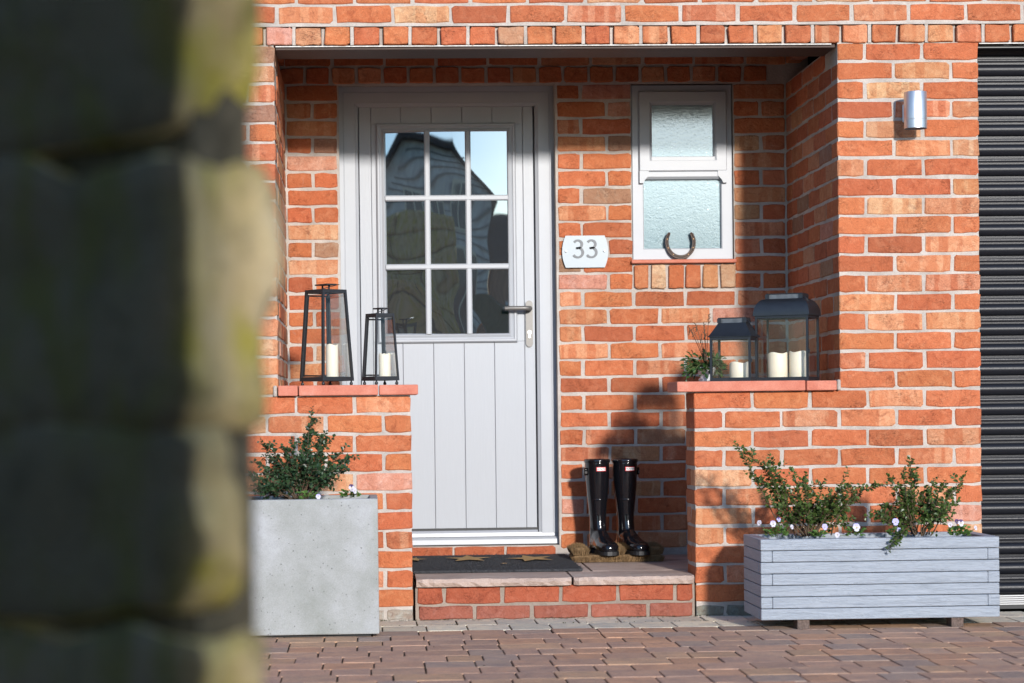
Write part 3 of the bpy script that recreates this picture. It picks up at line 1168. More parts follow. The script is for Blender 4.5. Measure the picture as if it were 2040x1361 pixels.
# leaf boards with V grooves
gx = [ix0 - 0.0006, 0.0385, 0.168, 0.3025, 0.4365, 0.5695, 0.7025, ix1 - 0.008]
cz0, cz1, cx0, cx1 = 1.108, 2.068, 0.060, 0.671
lz0, lz1 = 0.2945, iz1 - 0.004


def board(x0, x1, z0, z1):
    m_ = MB()
    g_ = 0.0021
    m_.prism([(x0, LEAF + 0.03, z0), (x0 + 0.0006, LEAF + g_, z0), (x0 + g_, LEAF, z0), (x1 - g_, LEAF, z0), (x1 - 0.0006, LEAF + g_, z0), (x1, LEAF + 0.03, z0)], (0, 0, z1 - z0))
    m_.build('board', M_DOOR, doorp)


for a, c_ in zip(gx, gx[1:]):
    if c_ < 0.06 or a > 0.68:
        board(a, c_, lz0, lz1)
    elif a < cx0:
        board(a, cx0 + 0.01, cz0 + 0.005, cz1 - 0.005)
        board(a, c_, lz0 + 0.0, cz0 + 0.004)
        board(a, c_, cz1 - 0.004, lz1)
    elif c_ > cx1:
        board(cx1 - 0.01, c_, cz0 + 0.005, cz1 - 0.005)
        board(a, c_, lz0 + 0.0, cz0 + 0.004)
        board(a, c_, cz1 - 0.004, lz1)
    else:
        board(a, c_, lz0 + 0.0, cz0 + 0.004)
        board(a, c_, cz1 - 0.004, lz1)
b = MB()
mitred(b, cx0, cx1, cz0, cz1, [(0, LEAF + 0.004), (0.0, LEAF - 0.010), (0.006, LEAF - 0.018), (0.013, LEAF - 0.018), (0.016, LEAF - 0.013), (0.022, LEAF - 0.011), (0.032, LEAF - 0.016), (0.036, LEAF - 0.014), (0.042, LEAF + 0.004)])
b.build('glazing_frame', M_GREY, doorp, fix=False)
# glazing: nine panes of one bowed, slightly rippled sheet
GX0, GX1, GZ0, GZ1 = 0.100, 0.632, 1.148, 2.030


def bow(x, z):
    u, v = x - 0.366, z - 1.59
    y = u * u / (2 * 5.0) + (z - 1.75) ** 2 / (2 * 26.0) - 0.028 * u
    y += 0.00028 * math.sin(x * 17 + 2.0 * math.sin(z * 7)) * math.cos(z * 11 + 1.0)
    y += 0.00022 * noise.noise(Vector((x * 7, z * 6, 3.1)))
    if z < 1.44:
        t = (1.44 - z) / 0.3
        y += 0.0026 * t * t * math.sin(x * 8.5 + 0.9) + 0.0006 * t * math.sin(x * 22 + z * 18)
    return LEAF - 0.011 + y


mx = [GX0, 0.282, 0.461, GX1]
mz = [GZ0, 1.440, 1.740, GZ1]
for i in range(3):
    for j in range(3):
        m_ = MB()
        n1, n2 = 22, 34
        vv = [[m_.bm.verts.new((mx[i] + (mx[i + 1] - mx[i]) * a / n1, bow(mx[i] + (mx[i + 1] - mx[i]) * a / n1, mz[j] + (mz[j + 1] - mz[j]) * c_ / n2), mz[j] + (mz[j + 1] - mz[j]) * c_ / n2)) for a in range(n1 + 1)] for c_ in range(n2 + 1)]
        for c_ in range(n2):
            for a in range(n1):
                m_.bm.faces.new((vv[c_][a], vv[c_][a + 1], vv[c_ + 1][a + 1], vv[c_ + 1][a]))
        m_.build('pane', M_DGLASS, doorp, smooth=True, fix=False)
for x in mx[1:3]:
    m_ = MB()
    m_.prism([(x - 0.0125, LEAF + 0.002, GZ0 - 0.002), (x - 0.0125, LEAF - 0.017, GZ0 - 0.002), (x - 0.007, LEAF - 0.022, GZ0 - 0.002), (x + 0.007, LEAF - 0.022, GZ0 - 0.002), (x + 0.0125, LEAF - 0.017, GZ0 - 0.002), (x + 0.0125, LEAF + 0.002, GZ0 - 0.002)], (0, 0, GZ1 - GZ0 + 0.004))
    m_.build('glazing_bar', M_GREY, doorp)
for z in mz[1:3]:
    m_ = MB()
    m_.prism([(GX0 - 0.002, LEAF + 0.002, z - 0.0125), (GX0 - 0.002, LEAF - 0.0175, z - 0.0125), (GX0 - 0.002, LEAF - 0.0235, z - 0.007), (GX0 - 0.002, LEAF - 0.0235, z + 0.007), (GX0 - 0.002, LEAF - 0.0175, z + 0.0125), (GX0 - 0.002, LEAF + 0.002, z + 0.0125)], (GX1 - GX0 + 0.004, 0, 0))
    m_.build('glazing_bar', M_GREY, doorp)
# threshold and cill
b = MB()
b.box(ix0, ix1, LEAF + 0.004, LEAF + 0.03, 0.2842, 0.2942)  # black strip standing in for the shaded gap under the leaf
b.build('gap_shade_strip', M_SOLE, doorp)
b = MB()
b.prism([(fx0 + 0.09, DY + 0.05, 0.285), (fx0 + 0.09, DY + 0.016, 0.2835), (fx0 + 0.09, DY + 0.012, 0.2745), (fx0 + 0.09, DY + 0.05, 0.2745)], (0.765, 0, 0))
b.prism([(fx0, DY + 0.06, 0.2742), (fx0, DY + 0.004, 0.2742), (fx0, DY + 0.002, 0.2575), (fx0, DY + 0.06, 0.2575)], (fx1 - fx0 + 0.001, 0, 0))
b.build('threshold', plain('threshold_metal', (0.30, 0.31, 0.33), 0.45, 0.3), doorp)
b = MB()
b.prism([(fx0 - 0.004, DY + 0.06, 0.2572), (fx0 - 0.004, DY - 0.014, 0.2555), (fx0 - 0.004, DY - 0.030, 0.246), (fx0 - 0.004, DY - 0.033, 0.226), (fx0 - 0.004, DY - 0.028, 0.2235), (fx0 - 0.004, DY + 0.06, 0.2235)], (fx1 - fx0 + 0.012, 0, 0))
b.build('door_sill', M_GREY, doorp)
# handle plate, lever, lock
b = MB()
pts = []
for k in range(9):
    t = PI * k / 8
    pts.append((0.723 + 0.0155 * math.cos(t), LEAF - 0.001, 1.274 + 0.0155 * math.sin(t)))
for k in range(9):
    t = PI + PI * k / 8
    pts.append((0.723 + 0.0155 * math.cos(t), LEAF - 0.001, 1.101 + 0.0155 * math.sin(t)))
b.prism(pts, (0, -0.008, 0))
b.build('handle_plate', M_STEEL, doorp)
b = MB()
b.tube([(0.724, LEAF - 0.008, 1.253), (0.724, LEAF - 0.036, 1.253), (0.721, LEAF - 0.047, 1.2532), (0.712, LEAF - 0.052, 1.2535), (0.69, LEAF - 0.053, 1.254), (0.635, LEAF - 0.053, 1.254), (0.613, LEAF - 0.052, 1.2535)], [0.0115, 0.0115, 0.0112, 0.0105, 0.0098, 0.0098, 0.0092], 14)
b.build('handle', M_STEEL, doorp, autosmooth=50)
b = MB()
b.tube([(0.7235, LEAF - 0.009, 1.150), (0.7235, LEAF - 0.0125, 1.150)], 0.0088, 16)
b.box(0.7185, 0.7285, LEAF - 0.0123, LEAF - 0.009, 1.124, 1.148, 0.001)
b.build('lock_cylinder', plain('lock_brass_nickel', (0.75, 0.72, 0.66), 0.3, 0.8), doorp)
b = MB()
b.box(0.7215, 0.7255, LEAF - 0.0132, LEAF - 0.0126, 1.1475, 1.1535)
b.build('keyhole', M_TAGBLACK, doorp)

# ---------------------------------------------------------------- window
b = MB()
b.box(WIN_X0 - 0.02, WIN_X1 + 0.02, D + 0.075, D + 0.09, 1.42, 2.24)
win = b.build('window', M_GREY, house)
WY = D + 0.012
SY = WY - 0.018


def flat_frame(mb, x0, x1, z0, z1, prof):
    mitred(mb, x0, x1, z0, z1, prof, True)


b = MB()
flat_frame(b, WIN_X0, WIN_X1, WIN_Z0, WIN_Z1, [(0, WY + 0.05), (0.0, WY + 0.003), (0.003, WY), (0.046, WY), (0.05, WY + 0.004), (0.052, WY + 0.03)])
b.build('frame', M_GREY, win, fix=False)
b = MB()
b.prism([(1.215, WY + 0.03, 1.845), (1.215, WY - 0.004, 1.845), (1.215, WY - 0.014, 1.838), (1.215, WY - 0.014, 1.818), (1.215, WY - 0.004, 1.808), (1.215, WY + 0.03, 1.804)], (0.352, 0, 0))
b.build('transom', M_GREY, win)
b = MB()
flat_frame(b, 1.204, 1.586, 1.842, 2.188, [(0, WY), (0, SY + 0.003), (0.003, SY), (0.044, SY), (0.050, SY + 0.004), (0.057, SY + 0.014), (0.058, SY + 0.03)])
# lower rail and the two horns that run down past the transom
b.box(1.255, 1.535, SY + 0.001, WY, 1.852, 1.905, 0.002)
for s_ in (0, 1):
    x = 1.204 if s_ == 0 else 1.586
    d_ = 1 if s_ == 0 else -1
    b.prism([(x, SY, 1.843), (x, SY, 1.790), (x + d_ * 0.017, SY, 1.790), (x + d_ * 0.022, SY, 1.803), (x + d_ * 0.040, SY, 1.822), (x + d_ * 0.040, SY, 1.843)], (0, WY - SY, 0))
b.build('sash', M_GREY, win)
for x0, x1, z0, z1, y in ((1.258, 1.532, 1.902, 2.135, SY + 0.024), (1.218, 1.566, 1.50, 1.81, WY + 0.022)):
    m_ = MB()
    m_.box(x0, x1, y, y + 0.004, z0, z1)
    m_.build('pane', M_OGLASS, win)
b = MB()
b.box(1.163, 1.622, D - 0.026, D + 0.06, 1.4405, 1.4565, 0.003)
b.build('sill_tile', M_TILE, win)

# ---------------------------------------------------------------- garage door
GY = 0.115
gar_root = MB()
gar_root.box(XR + 0.003, 4.82, GY + 0.05, GY + 0.07, 0.0, 2.3)
gar = gar_root.build('garage_door', M_BLACK, house)
p_ = [(0.0, 0.0), (0.0035, -0.006), (0.010, -0.0125), (0.020, -0.0165), (0.030, -0.0165), (0.040, -0.012), (0.0455, -0.005), (0.047, 0.002), (0.054, 0.002), (0.0555, -0.004), (0.0575, -0.0052), (0.0655, -0.0052), (0.0675, -0.004), (0.069, 0.003), (0.0785, 0.003)]
me = None
for k in range(28):
    z = 0.058 + 0.0788 * k
    if me is None:
        m_ = MB()
        pts = [(XR + 0.004, y, zz) for zz, y in p_] + [(XR + 0.004, 0.02, 0.0785), (XR + 0.004, 0.02, 0)]
        m_.prism(pts, (4.815 - XR - 0.004, 0, 0))
        o = m_.build('slat', M_SLAT, gar, autosmooth=30)
        for pl in o.data.polygons:
            pl.use_smooth = True
        o.data.set_sharp_from_angle(angle=R(38))
        me = o.data
    else:
        o = link(bpy.data.objects.new('slat', me), gar)
    o.location = (0, GY, z)
b = MB()
for k in range(5):
    b.box(XR + 0.004, 4.815, GY - 0.006 - (0.0015 if k % 2 else 0), GY + 0.02, 0.0155 + 0.0082 * k, 0.0155 + 0.0082 * k + 0.0066, 0.0012)
b.build('bottom_rail', plain('dull_aluminium', (0.40, 0.40, 0.40), 0.5, 0.6), gar)
b = MB()
b.box(XR + 0.004, 4.815, GY - 0.004, GY + 0.04, 0.0, 0.0152)
b.build('rubber_seal', M_SOLE, gar)
b = MB()
b.box(XR + 0.002, 4.82, 0.03, GY + 0.05, 2.205, 2.2162)
b.build('head_board', M_BLACK, gar)

# ================================================================ THINGS ON THE WALL
lamp = thing('wall_lamp', 'brushed aluminium cylinder wall lamp on the brick pier by the garage', 'lamp', (2.132, 0, 1.876))
b = MB()
b.lathe([(0.0435, 0.0), (0.0435, 0.0325), (0.0425, 0.0335), (0.0425, 0.0345), (0.0435, 0.0355), (0.0435, 0.139), (0.0425, 0.1405), (0.036, 0.1405), (0.036, 0.134)], 40, (0, -0.088, 0), False)
o = b.build('lamp_body', M_ALU, lamp, autosmooth=40)
b = MB()
b.lathe([(0.0001, 0.134), (0.0362, 0.134)], 32, (0, -0.088, 0), False)
b.lathe([(0.0001, 0.012), (0.0432, 0.012)], 32, (0, -0.088, 0), False)
b.build('lamp_lens', plain('lamp_lens_dark', (0.05, 0.05, 0.055), 0.2), lamp)
b = MB()
b.box(-0.03, 0.03, -0.012, -0.001, 0.035, 0.105, 0.003)
b.box(-0.013, 0.013, -0.05, -0.012, 0.055, 0.085, 0.002)
b.build('bracket', M_ALU, lamp)

plate = thing('house_number_plate', 'pale house number plate with curved sides reading 33, between door and window', 'number plate', (0.962, D, 1.425))
PZ = 0.1385
b = MB()
pts = []
for k in range(9):
    t = -1 + 2 * k / 8
    pts.append((0.1005 - 0.0155 * t * t, -0.009, PZ / 2 + t * PZ / 2))
for k in range(9):
    t = 1 - 2 * k / 8
    pts.append((-0.1005 + 0.0155 * t * t, -0.009, PZ / 2 + t * PZ / 2))
b.prism(pts, (0, -0.006, 0))
b.build('sign_panel', M_PLATE, plate)
for sx in (-1, 1):
    b = MB()
    b.lathe([(0.0048, -0.003), (0.0048, 0.003), (0.004, 0.0042), (0.001, 0.0046)], 16)
    o = b.build('screw_cap', M_TAGWHITE, plate, autosmooth=40)
    o.rotation_euler.x = PI / 2
    o.location = (sx * 0.0835, -0.0178, 0.0715)
    b = MB()
    b.tube([(sx * 0.0835, -0.001, 0.0715), (sx * 0.0835, -0.0092, 0.0715)], 0.006, 10)
    b.build('standoff', M_STEEL, plate)


def digit_three(cx, z0, s_):
    """a stroked 3 of height s_ made of two bowls"""
    path = []
    r1, r2 = 0.232 * s_, 0.283 * s_
    c1, c2 = z0 + s_ - r1, z0 + r2
    for k in range(15):
        t = R(150 - 240 * k / 14)
        path.append((cx - 0.05 * s_ + r1 * 1.06 * math.cos(t) * (0.95 if math.cos(t) < 0 else 1.0), c1 + r1 * math.sin(t)))
    path.append((cx - 0.16 * s_, path[-1][1] - 0.0 * s_))
    mid = path[-1][1]
    path2 = [(cx - 0.14 * s_, mid)]
    for k in range(17):
        t = R(82 - 232 * k / 16)
        path2.append((cx - 0.05 * s_ + r2 * 1.05 * math.cos(t), c2 + r2 * math.sin(t)))
    return path, path2


for cx in (-0.0285, 0.0305):
    b = MB()
    for path in digit_three(cx, 0.0445, 0.0735):
        n = len(path)
        ring = []
        for k in range(n):
            p = Vector((path[k][0], path[k][1]))
            t = (Vector(path[min(k + 1, n - 1)]) - Vector(path[max(k - 1, 0)]))
            t = t.normalized() if t.length > 1e-6 else Vector((1, 0))
            nn = Vector((-t.y, t.x)) * 0.0050 * (0.8 + 0.35 * abs(t.y))
            yk = -0.0152
            ring.append([(p.x + nn.x, yk, p.y + nn.y), (p.x - nn.x, yk, p.y - nn.y), (p.x - nn.x, yk - 0.0028, p.y - nn.y), (p.x + nn.x, yk - 0.0028, p.y + nn.y)])
        b.loft(ring, True, True, False)
    b.build('digit', M_DIGIT, plate)

shoe = thing('horseshoe', 'rusty brown iron horseshoe standing upright on the window sill', 'horseshoe', (1.380, D - 0.009, 1.4572))
b = MB()
ring = []
NS = 30
for k in range(NS + 1):
    t = R(-90 - 130 + 260 * k / NS)
    a = abs(k / NS - 0.5) * 2
    rx = 0.0595
    rz_ = 0.066
    cx, cz = rx * math.cos(t), 0.060 + rz_ * math.sin(t) * (1.0 if math.sin(t) < 0 else 0.98)
    nrm = Vector((math.cos(t), math.sin(t)))
    hw = 0.0088 - 0.0018 * a + (0.0 if a < 0.95 else -0.0025)
    th = 0.0045
    lean = lambda z: 0.018 * z / 0.12
    sec = []
    for s_, yy in ((hw, th), (hw + 0.0006, 0), (hw, -th), (0.0016, -th - 0.0008), (-0.001, -th + 0.002), (-hw, -th + 0.001), (-hw, th)):
        x, z = cx + nrm.x * s_, cz + nrm.y * s_
        sec.append((x, yy + lean(z), z))
    ring.append(sec)
b.loft(ring)
zmin = min(v.co.z for v in b.bm.verts)
for v in b.bm.verts:
    v.co.z -= zmin
b.build('shoe', M_IRON, shoe, autosmooth=35)
for k in range(7):
    if k == 3:
        continue
    t = R(-90 + (k - 3) * 34)
    m_ = MB()
    x, z = 0.0590 * math.cos(t), 0.060 + 0.0655 * math.sin(t) - zmin
    m_.box(x - 0.0022, x + 0.0022, 0.018 * z / 0.12 - 0.0066, 0.018 * z / 0.12 - 0.004, z - 0.0026, z + 0.0026, 0.0008)
    m_.build('nail_head', plain('worn_nail', (0.30, 0.17, 0.08), 0.4, 0.7), shoe)


# ================================================================ LANTERNS AND CANDLES
def pane_quad(pts, parent, name='glass_pane'):
    m_ = MB()
    m_.face(pts)
    return m_.build(name, M_GLASS, parent, fix=False)


def candle(loc, r_, h_, label, wavy=0.006):
    t = bpy.data.objects.new('candle', None)
    m_ = MB()
    n = 32
    rings = []
    for rr, zz in ((r_ * 0.97, 0.0), (r_, 0.002), (r_, h_ * 0.5), (r_, h_ - 0.006), (r_ * 0.98, h_ - 0.001), (r_ * 0.9, h_), (r_ * 0.78, h_ - 0.004), (r_ * 0.6, h_ - 0.012), (0.0008, h_ - 0.013)):
        ring = []
        for k in range(n):
            a = k * 2 * PI / n
            top = max(0, (zz - h_ * 0.5) / (h_ * 0.5)) if zz > h_ * 0.5 else 0
            dz = wavy * math.sin(a * 3 + loc[0] * 40) * 0.5 * top if rr > r_ * 0.7 else 0
            ring.append((rr * math.cos(a), rr * math.sin(a), zz + dz))
        rings.append(ring)
    m_.loft(rings)
    o = m_.build('candle', M_CANDLE, None, loc)
    m_ = MB()
    m_.tube([(0, 0, h_ - 0.014), (0.001, 0, h_ - 0.006), (0.003, 0.001, h_ + 0.001)], 0.001, 6)
    m_.build('wick', M_TAGBLACK, o)
    bpy.data.objects.remove(t)
    return tag(o, label, 'candle', 'cream candles in the lanterns')


def taper_lantern(loc, rz, wb, wt, h_, label, bw=0.0095):
    t = thing('lantern', label, 'lantern', loc, rz, 'tapered lanterns on the left coping')
    z0, z1 = 0.018, 0.018 + h_
    cb = [(sx * wb / 2, sy * wb / 2, z0) for sx, sy in ((-1, -1), (1, -1), (1, 1), (-1, 1))]
    ct = [(sx * wt / 2, sy * wt / 2, z1) for sx, sy in ((-1, -1), (1, -1), (1, 1), (-1, 1))]
    for k in range(4):
        m_ = MB()
        a, c_ = Vector(cb[k]), Vector(ct[k])
        h2 = bw / 2
        sx, sy = math.copysign(1, a.x), math.copysign(1, a.y)
        m_.loft([[(a.x, a.y, z0), (a.x - sx * bw, a.y, z0), (a.x - sx * bw, a.y - sy * bw, z0), (a.x, a.y - sy * bw, z0)],
                 [(c_.x, c_.y, z1), (c_.x - sx * bw, c_.y, z1), (c_.x - sx * bw, c_.y - sy * bw, z1), (c_.x, c_.y - sy * bw, z1)]], True, True, False)
        m_.build('post', M_BLACK, t)
        m_ = MB()
        m_.lathe([(0.002, -0.018), (0.0052, -0.0155), (0.0068, -0.011), (0.0052, -0.006), (0.003, -0.003), (0.003, 0.001)], 12, (a.x - sx * 0.008, a.y - sy * 0.008, z0))
        m_.build('foot', M_BLACK, t)
        j = (k + 1) % 4
        na = Vector(cb[j])
        nc = Vector(ct[j])
        cen = Vector((0, 0, 0))
        inn = -((a + na) / 2)
        inn.z = 0
        inn.normalize()
        e = (na - a).normalized() * bw
        for base, oth, zz, hh in ((a, na, z0 + 0.008, 0.016), (c_, nc, z1 - 0.007, 0.014)):
            m_ = MB()
            m_.bar(Vector((base.x, base.y, zz)) + inn * bw * 0.5 + e, Vector((oth.x, oth.y, zz)) + inn * bw * 0.5 - e, hh, bw * 0.9, up=inn)
            m_.build('rail', M_BLACK, t)
        f1 = inn * bw * 0.8
        pane_quad([a + f1 + e * 0.8 + Vector((0, 0, 0.012)), na + f1 - e * 0.8 + Vector((0, 0, 0.012)), nc + f1 - e * 0.8 - Vector((0, 0, 0.01)), c_ + f1 + e * 0.8 - Vector((0, 0, 0.01))], t)
        if k == 3:
            m_ = MB()
            for za in (z0 + 0.022, z1 - 0.022):
                f_ = (za - z0) / h_
                p0 = a.lerp(c_, f_) + inn * bw * 0.5 + e * 1.5
                p1 = na.lerp(nc, f_) + inn * bw * 0.5 - e * 1.5
                m_.bar(p0, p1, 0.006, 0.006, up=inn)
            for q, qq, s_ in ((a, c_, 1.5), (na, nc, -1.5)):
                m_.bar(q.lerp(qq, 0.05) + inn * bw * 0.5 + e * s_, q.lerp(qq, 0.95) + inn * bw * 0.5 + e * s_, 0.006, 0.006, up=inn)
            m_.build('door_frame', M_BLACK, t)
            m_ = MB()
            p0 = a.lerp(c_, 0.42) + Vector((-0.006, 0.004, 0))
            m_.box(p0.x - 0.004, p0.x + 0.005, p0.y - 0.005, p0.y + 0.005, p0.z - 0.008, p0.z + 0.008, 0.001)
            m_.build('latch', M_BLACK, t)
    m_ = MB()
    m_.box(-wb / 2 + 0.004, wb / 2 - 0.004, -wb / 2 + 0.004, wb / 2 - 0.004, z0 + 0.001, z0 + 0.004)
    m_.build('base_plate', M_BLACK, t)
    # vent plate carried on two studs, wire bail
    pw = wt * 0.36
    m_ = MB()
    m_.box(-pw, pw, -pw * 0.55, pw * 0.55, z1 + 0.017, z1 + 0.0225, 0.001)
    m_.build('cap_plate', M_BLACK, t)
    for sx in (-1, 1):
        m_ = MB()
        m_.tube([(sx * pw * 0.5, 0, z1 - 0.002), (sx * pw * 0.5, 0, z1 + 0.0175)], 0.0035, 8)
        m_.build('stud', M_BLACK, t)
    m_ = MB()
    m_.bar((-wt / 2 + 0.004, 0, z1 - 0.004), (wt / 2 - 0.004, 0, z1 - 0.004), 0.016, 0.006)
    m_.build('cross_bar', M_BLACK, t)
    m_ = MB()
    q = wt / 2 - 0.002
    m_.tube([(q, -q, z1), (q + 0.006, -q * 0.8, z1 + 0.004), (pw * 0.9, pw * 0.9, z1 + 0.0205), (-pw * 0.9, q * 0.9, z1 + 0.021), (-q, q, z1)], 0.0015, 6)
    m_.build('bail_wire', M_BLACK, t)
    return t


SH = 0.913
LC = Vector((-0.148, 0.102, SH))
taper_lantern(LC, R(-52), 0.152, 0.116, 0.356, 'tall black tapered lantern, the taller of the two on the left brick ledge')
candle((LC.x + 0.022, LC.y + 0.005, SH + 0.0225), 0.024, 0.138, 'tall cream candle inside the tall tapered lantern on the left ledge')
LC2 = Vector((0.062, 0.112, SH))
taper_lantern(LC2, R(-60), 0.108, 0.082, 0.262, 'small black tapered lantern standing at the right end of the left brick ledge', 0.0072)
candle((LC2.x + 0.017, LC2.y + 0.004, SH + 0.0225), 0.0235, 0.100, 'short cream candle inside the small tapered lantern by the grey door')


def house_lantern(loc, rz, wd, dp, h_, roof, label, dome):
    t = thing('lantern', label, 'lantern', loc, rz, 'box lanterns on the right coping')
    bw = 0.009
    z0, z1 = 0.004, h_
    cs = [(-wd / 2, -dp / 2), (wd / 2, -dp / 2), (wd / 2, dp / 2), (-wd / 2, dp / 2)]
    for x, y in cs:
        sx, sy = math.copysign(1, x), math.copysign(1, y)
        m_ = MB()
        m_.box(min(x, x - sx * bw), max(x, x - sx * bw), min(y, y - sy * bw), max(y, y - sy * bw), 0, z1)
        m_.build('post', M_NAVY, t)
    for k in range(4):
        a, c_ = Vector((*cs[k], 0)), Vector((*cs[(k + 1) % 4], 0))
        inn = -((a + c_) / 2).normalized()
        e = (c_ - a).normalized() * bw
        for zz, hh in ((0.008, 0.014), (z1 - 0.006, 0.012)):
            m_ = MB()
            m_.bar(a + inn * bw * 0.5 + e + Vector((0, 0, zz)), c_ + inn * bw * 0.5 - e + Vector((0, 0, zz)), hh, bw * 0.88, up=inn)
            m_.build('rail', M_NAVY, t)
        f1 = inn * bw * 0.6
        pane_quad([a + f1 + e * 0.9 + Vector((0, 0, 0.012)), c_ + f1 - e * 0.9 + Vector((0, 0, 0.012)), c_ + f1 - e * 0.9 + Vector((0, 0, z1 - 0.01)), a + f1 + e * 0.9 + Vector((0, 0, z1 - 0.01))], t)
    m_ = MB()
    m_.box(-wd / 2 + 0.003, wd / 2 - 0.003, -dp / 2 + 0.003, dp / 2 - 0.003, 0.003, 0.008)
    m_.build('base_plate', M_NAVY, t)
    # four-sided curved roof
    ov = 0.006
    m_ = MB()
    rings = []
    NR = 9
    tw, td = wd * 0.335, dp * 0.26
    for k in range(NR + 1):
        s_ = k / NR
        if dome:
            f = 1 - math.cos(s_ * PI / 2)       # bulging
            zz = z1 + roof * math.sin(s_ * PI / 2)
        else:
            f = s_ ** 0.86
            zz = z1 + roof * s_ ** 0.95
        hx = (wd / 2 + ov) * (1 - f) + tw * f
        hy = (dp / 2 + ov) * (1 - f) + td * f
        rings.append([(-hx, -hy, zz), (hx, -hy, zz), (hx, hy, zz), (-hx, hy, zz)])
    m_.loft([[(p[0], p[1], z1 - 0.002) for p in rings[0]]] + rings, True, True, True)
    o = m_.build('lantern_roof', M_NAVY, t, autosmooth=30)
    m_ = MB()
    zt = z1 + roof
    m_.box(-tw + 0.004, tw - 0.004, -td + 0.003, td - 0.003, zt - 0.001, zt + 0.017)
    m_.build('chimney', plain('worn_grey_metal', (0.13, 0.14, 0.15), 0.4, 0.4, 0.5, 0.25, 50), t)
    m_ = MB()
    m_.box(-tw - 0.001, tw + 0.001, -td - 0.001, td + 0.001, zt + 0.0172, zt + 0.0205, 0.0006)
    for sx in (-1, 1):
        m_.box(sx * (tw - 0.004) - 0.008, sx * (tw - 0.004) + 0.008, -td - 0.0015, td + 0.0015, zt, zt + 0.0168)
    m_.build('chimney_cap', M_NAVY, t)
    m_ = MB()
    m_.tube([(tw + 0.002, -td * 0.8, zt + 0.012), (tw + 0.02, -td * 0.8, zt - 0.006), (tw + 0.032, -td * 0.6, zt - 0.03)], 0.0018, 6)
    m_.build('bail_wire', M_NAVY, t)
    m_ = MB()
    m_.box(wd / 2 - 0.0005, wd / 2 + 0.004, -dp / 2 + 0.003, -dp / 2 + 0.011, h_ * 0.42, h_ * 0.42 + 0.014, 0.001)
    m_.build('latch', M_NAVY, t)
    return t


BL = Vector((1.668, 0.124, SH - 0.001))
house_lantern(BL, R(-27), 0.214, 0.165, 0.258, 0.066, 'large black box lantern with domed roof and two candles on the right ledge', True)
candle((BL.x - 0.040, BL.y - 0.006, SH + 0.0085), 0.0385, 0.102, 'left of the two cream candles inside the large domed lantern')
candle((BL.x + 0.040, BL.y - 0.034, SH + 0.0085), 0.0385, 0.106, 'right of the two cream candles inside the large domed lantern')
SL = Vector((1.453, 0.098, SH - 0.001))
house_lantern(SL, R(-24), 0.163, 0.135, 0.176, 0.054, 'smaller black box lantern with sloping roof beside the potted plant on the ledge', False)
candle((SL.x + 0.018, SL.y - 0.002, SH + 0.0085), 0.0375, 0.066, 'single short cream candle inside the smaller box lantern')

# ================================================================ BOOTS, TRAY AND MAT
FL = 0.1700
tray = thing('boot_mat', 'brown bristly coir boot mat with raised sides under the black boots', 'boot mat', (1.05, 0.70, FL))
b = MB()
b.box(-0.185, 0.185, -0.055, 0.16, 0.0, 0.028, 0.004)
b.build('base', M_COIR, tray)


def bristles(name, x0, x1, y0, y1, z0, z1, n, mat, parent, r, ln=0.02):
    m_ = MB()
    for _ in range(n):
        x, y = r.uniform(x0, x1), r.uniform(y0, y1)
        cx, cy = (x - (x0 + x1) / 2) / max(1e-6, (x1 - x0) / 2), (y - (y0 + y1) / 2) / max(1e-6, (y1 - y0) / 2)
        ex = max(abs(cx), abs(cy) if (y1 - y0) < 0.4 else 0)
        h_ = z1 * (1 - 0.25 * ex * ex) * r.uniform(0.86, 1.05)
        dx, dy = cx * 0.009 + r.uniform(-0.007, 0.007), cy * 0.006 + r.uniform(-0.006, 0.006)
        wd = r.uniform(0.0010, 0.0020)
        a = r.uniform(0, PI)
        ux, uy = math.cos(a) * wd, math.sin(a) * wd
        v = [m_.bm.verts.new(p) for p in ((x - ux, y - uy, z0), (x + ux, y + uy, z0), (x + dx, y + dy, h_))]
        m_.bm.faces.new(v)
    o = m_.build(name, mat, parent, fix=False)
    o['kind'] = 'stuff'
    return o


br = random.Random(4)
for x0, x1 in ((-0.188, -0.128), (-0.028, 0.024), (0.128, 0.188)):
    m_ = MB()
    m_.box(x0 + 0.004, x1 - 0.004, -0.05, 0.155, 0.0282, 0.06, 0.012, 2)
    m_.build('side_brush', M_COIR, tray)
    bristles('bristles', x0, x1, -0.056, 0.16, 0.03, 0.078, 2600, M_COIR, tray, br)
bristles('bristles', -0.187, 0.187, -0.06, -0.045, 0.0, 0.034, 1800, M_COIR, tray, br)

mat = thing('doormat', 'dark charcoal doormat with golden stars lying in front of the grey door', 'doormat', (0.42, 0.62, FL - 0.002))
b = MB()
b.box(-0.238, 0.440, -0.388, 0.375, 0.0, 0.011, 0.003)
o = b.build('mat_body', M_COIR_D, mat)
o.rotation_euler.x = 0.0118
bristles('pile', -0.24, 0.442, -0.392, 0.378, 0.004, 0.0175, 9000, M_COIR_D, mat, br).rotation_euler.x = 0.0118
for cx, cy, s_ in ((0.008, 0.115, 0.105), (0.270, 0.080, 0.108), (-0.225, 0.11, 0.06), (0.14, -0.16, 0.018)):
    m_ = MB()
    c0 = m_.bm.verts.new((cx, cy, 0.0188))
    vs = []
    for k in range(10):
        rr = s_ * (1.0 if k % 2 == 0 else 0.42)
        a = k * PI / 5 + 0.3 + cx
        vs.append(m_.bm.verts.new((cx + rr * math.cos(a), cy + rr * 1.5 * math.sin(a), 0.0182)))
    for k in range(10):
        m_.bm.faces.new((c0, vs[k], vs[(k + 1) % 10]))
    o = m_.build('star', M_COIR_G, mat)
    o.rotation_euler.x = 0.0118


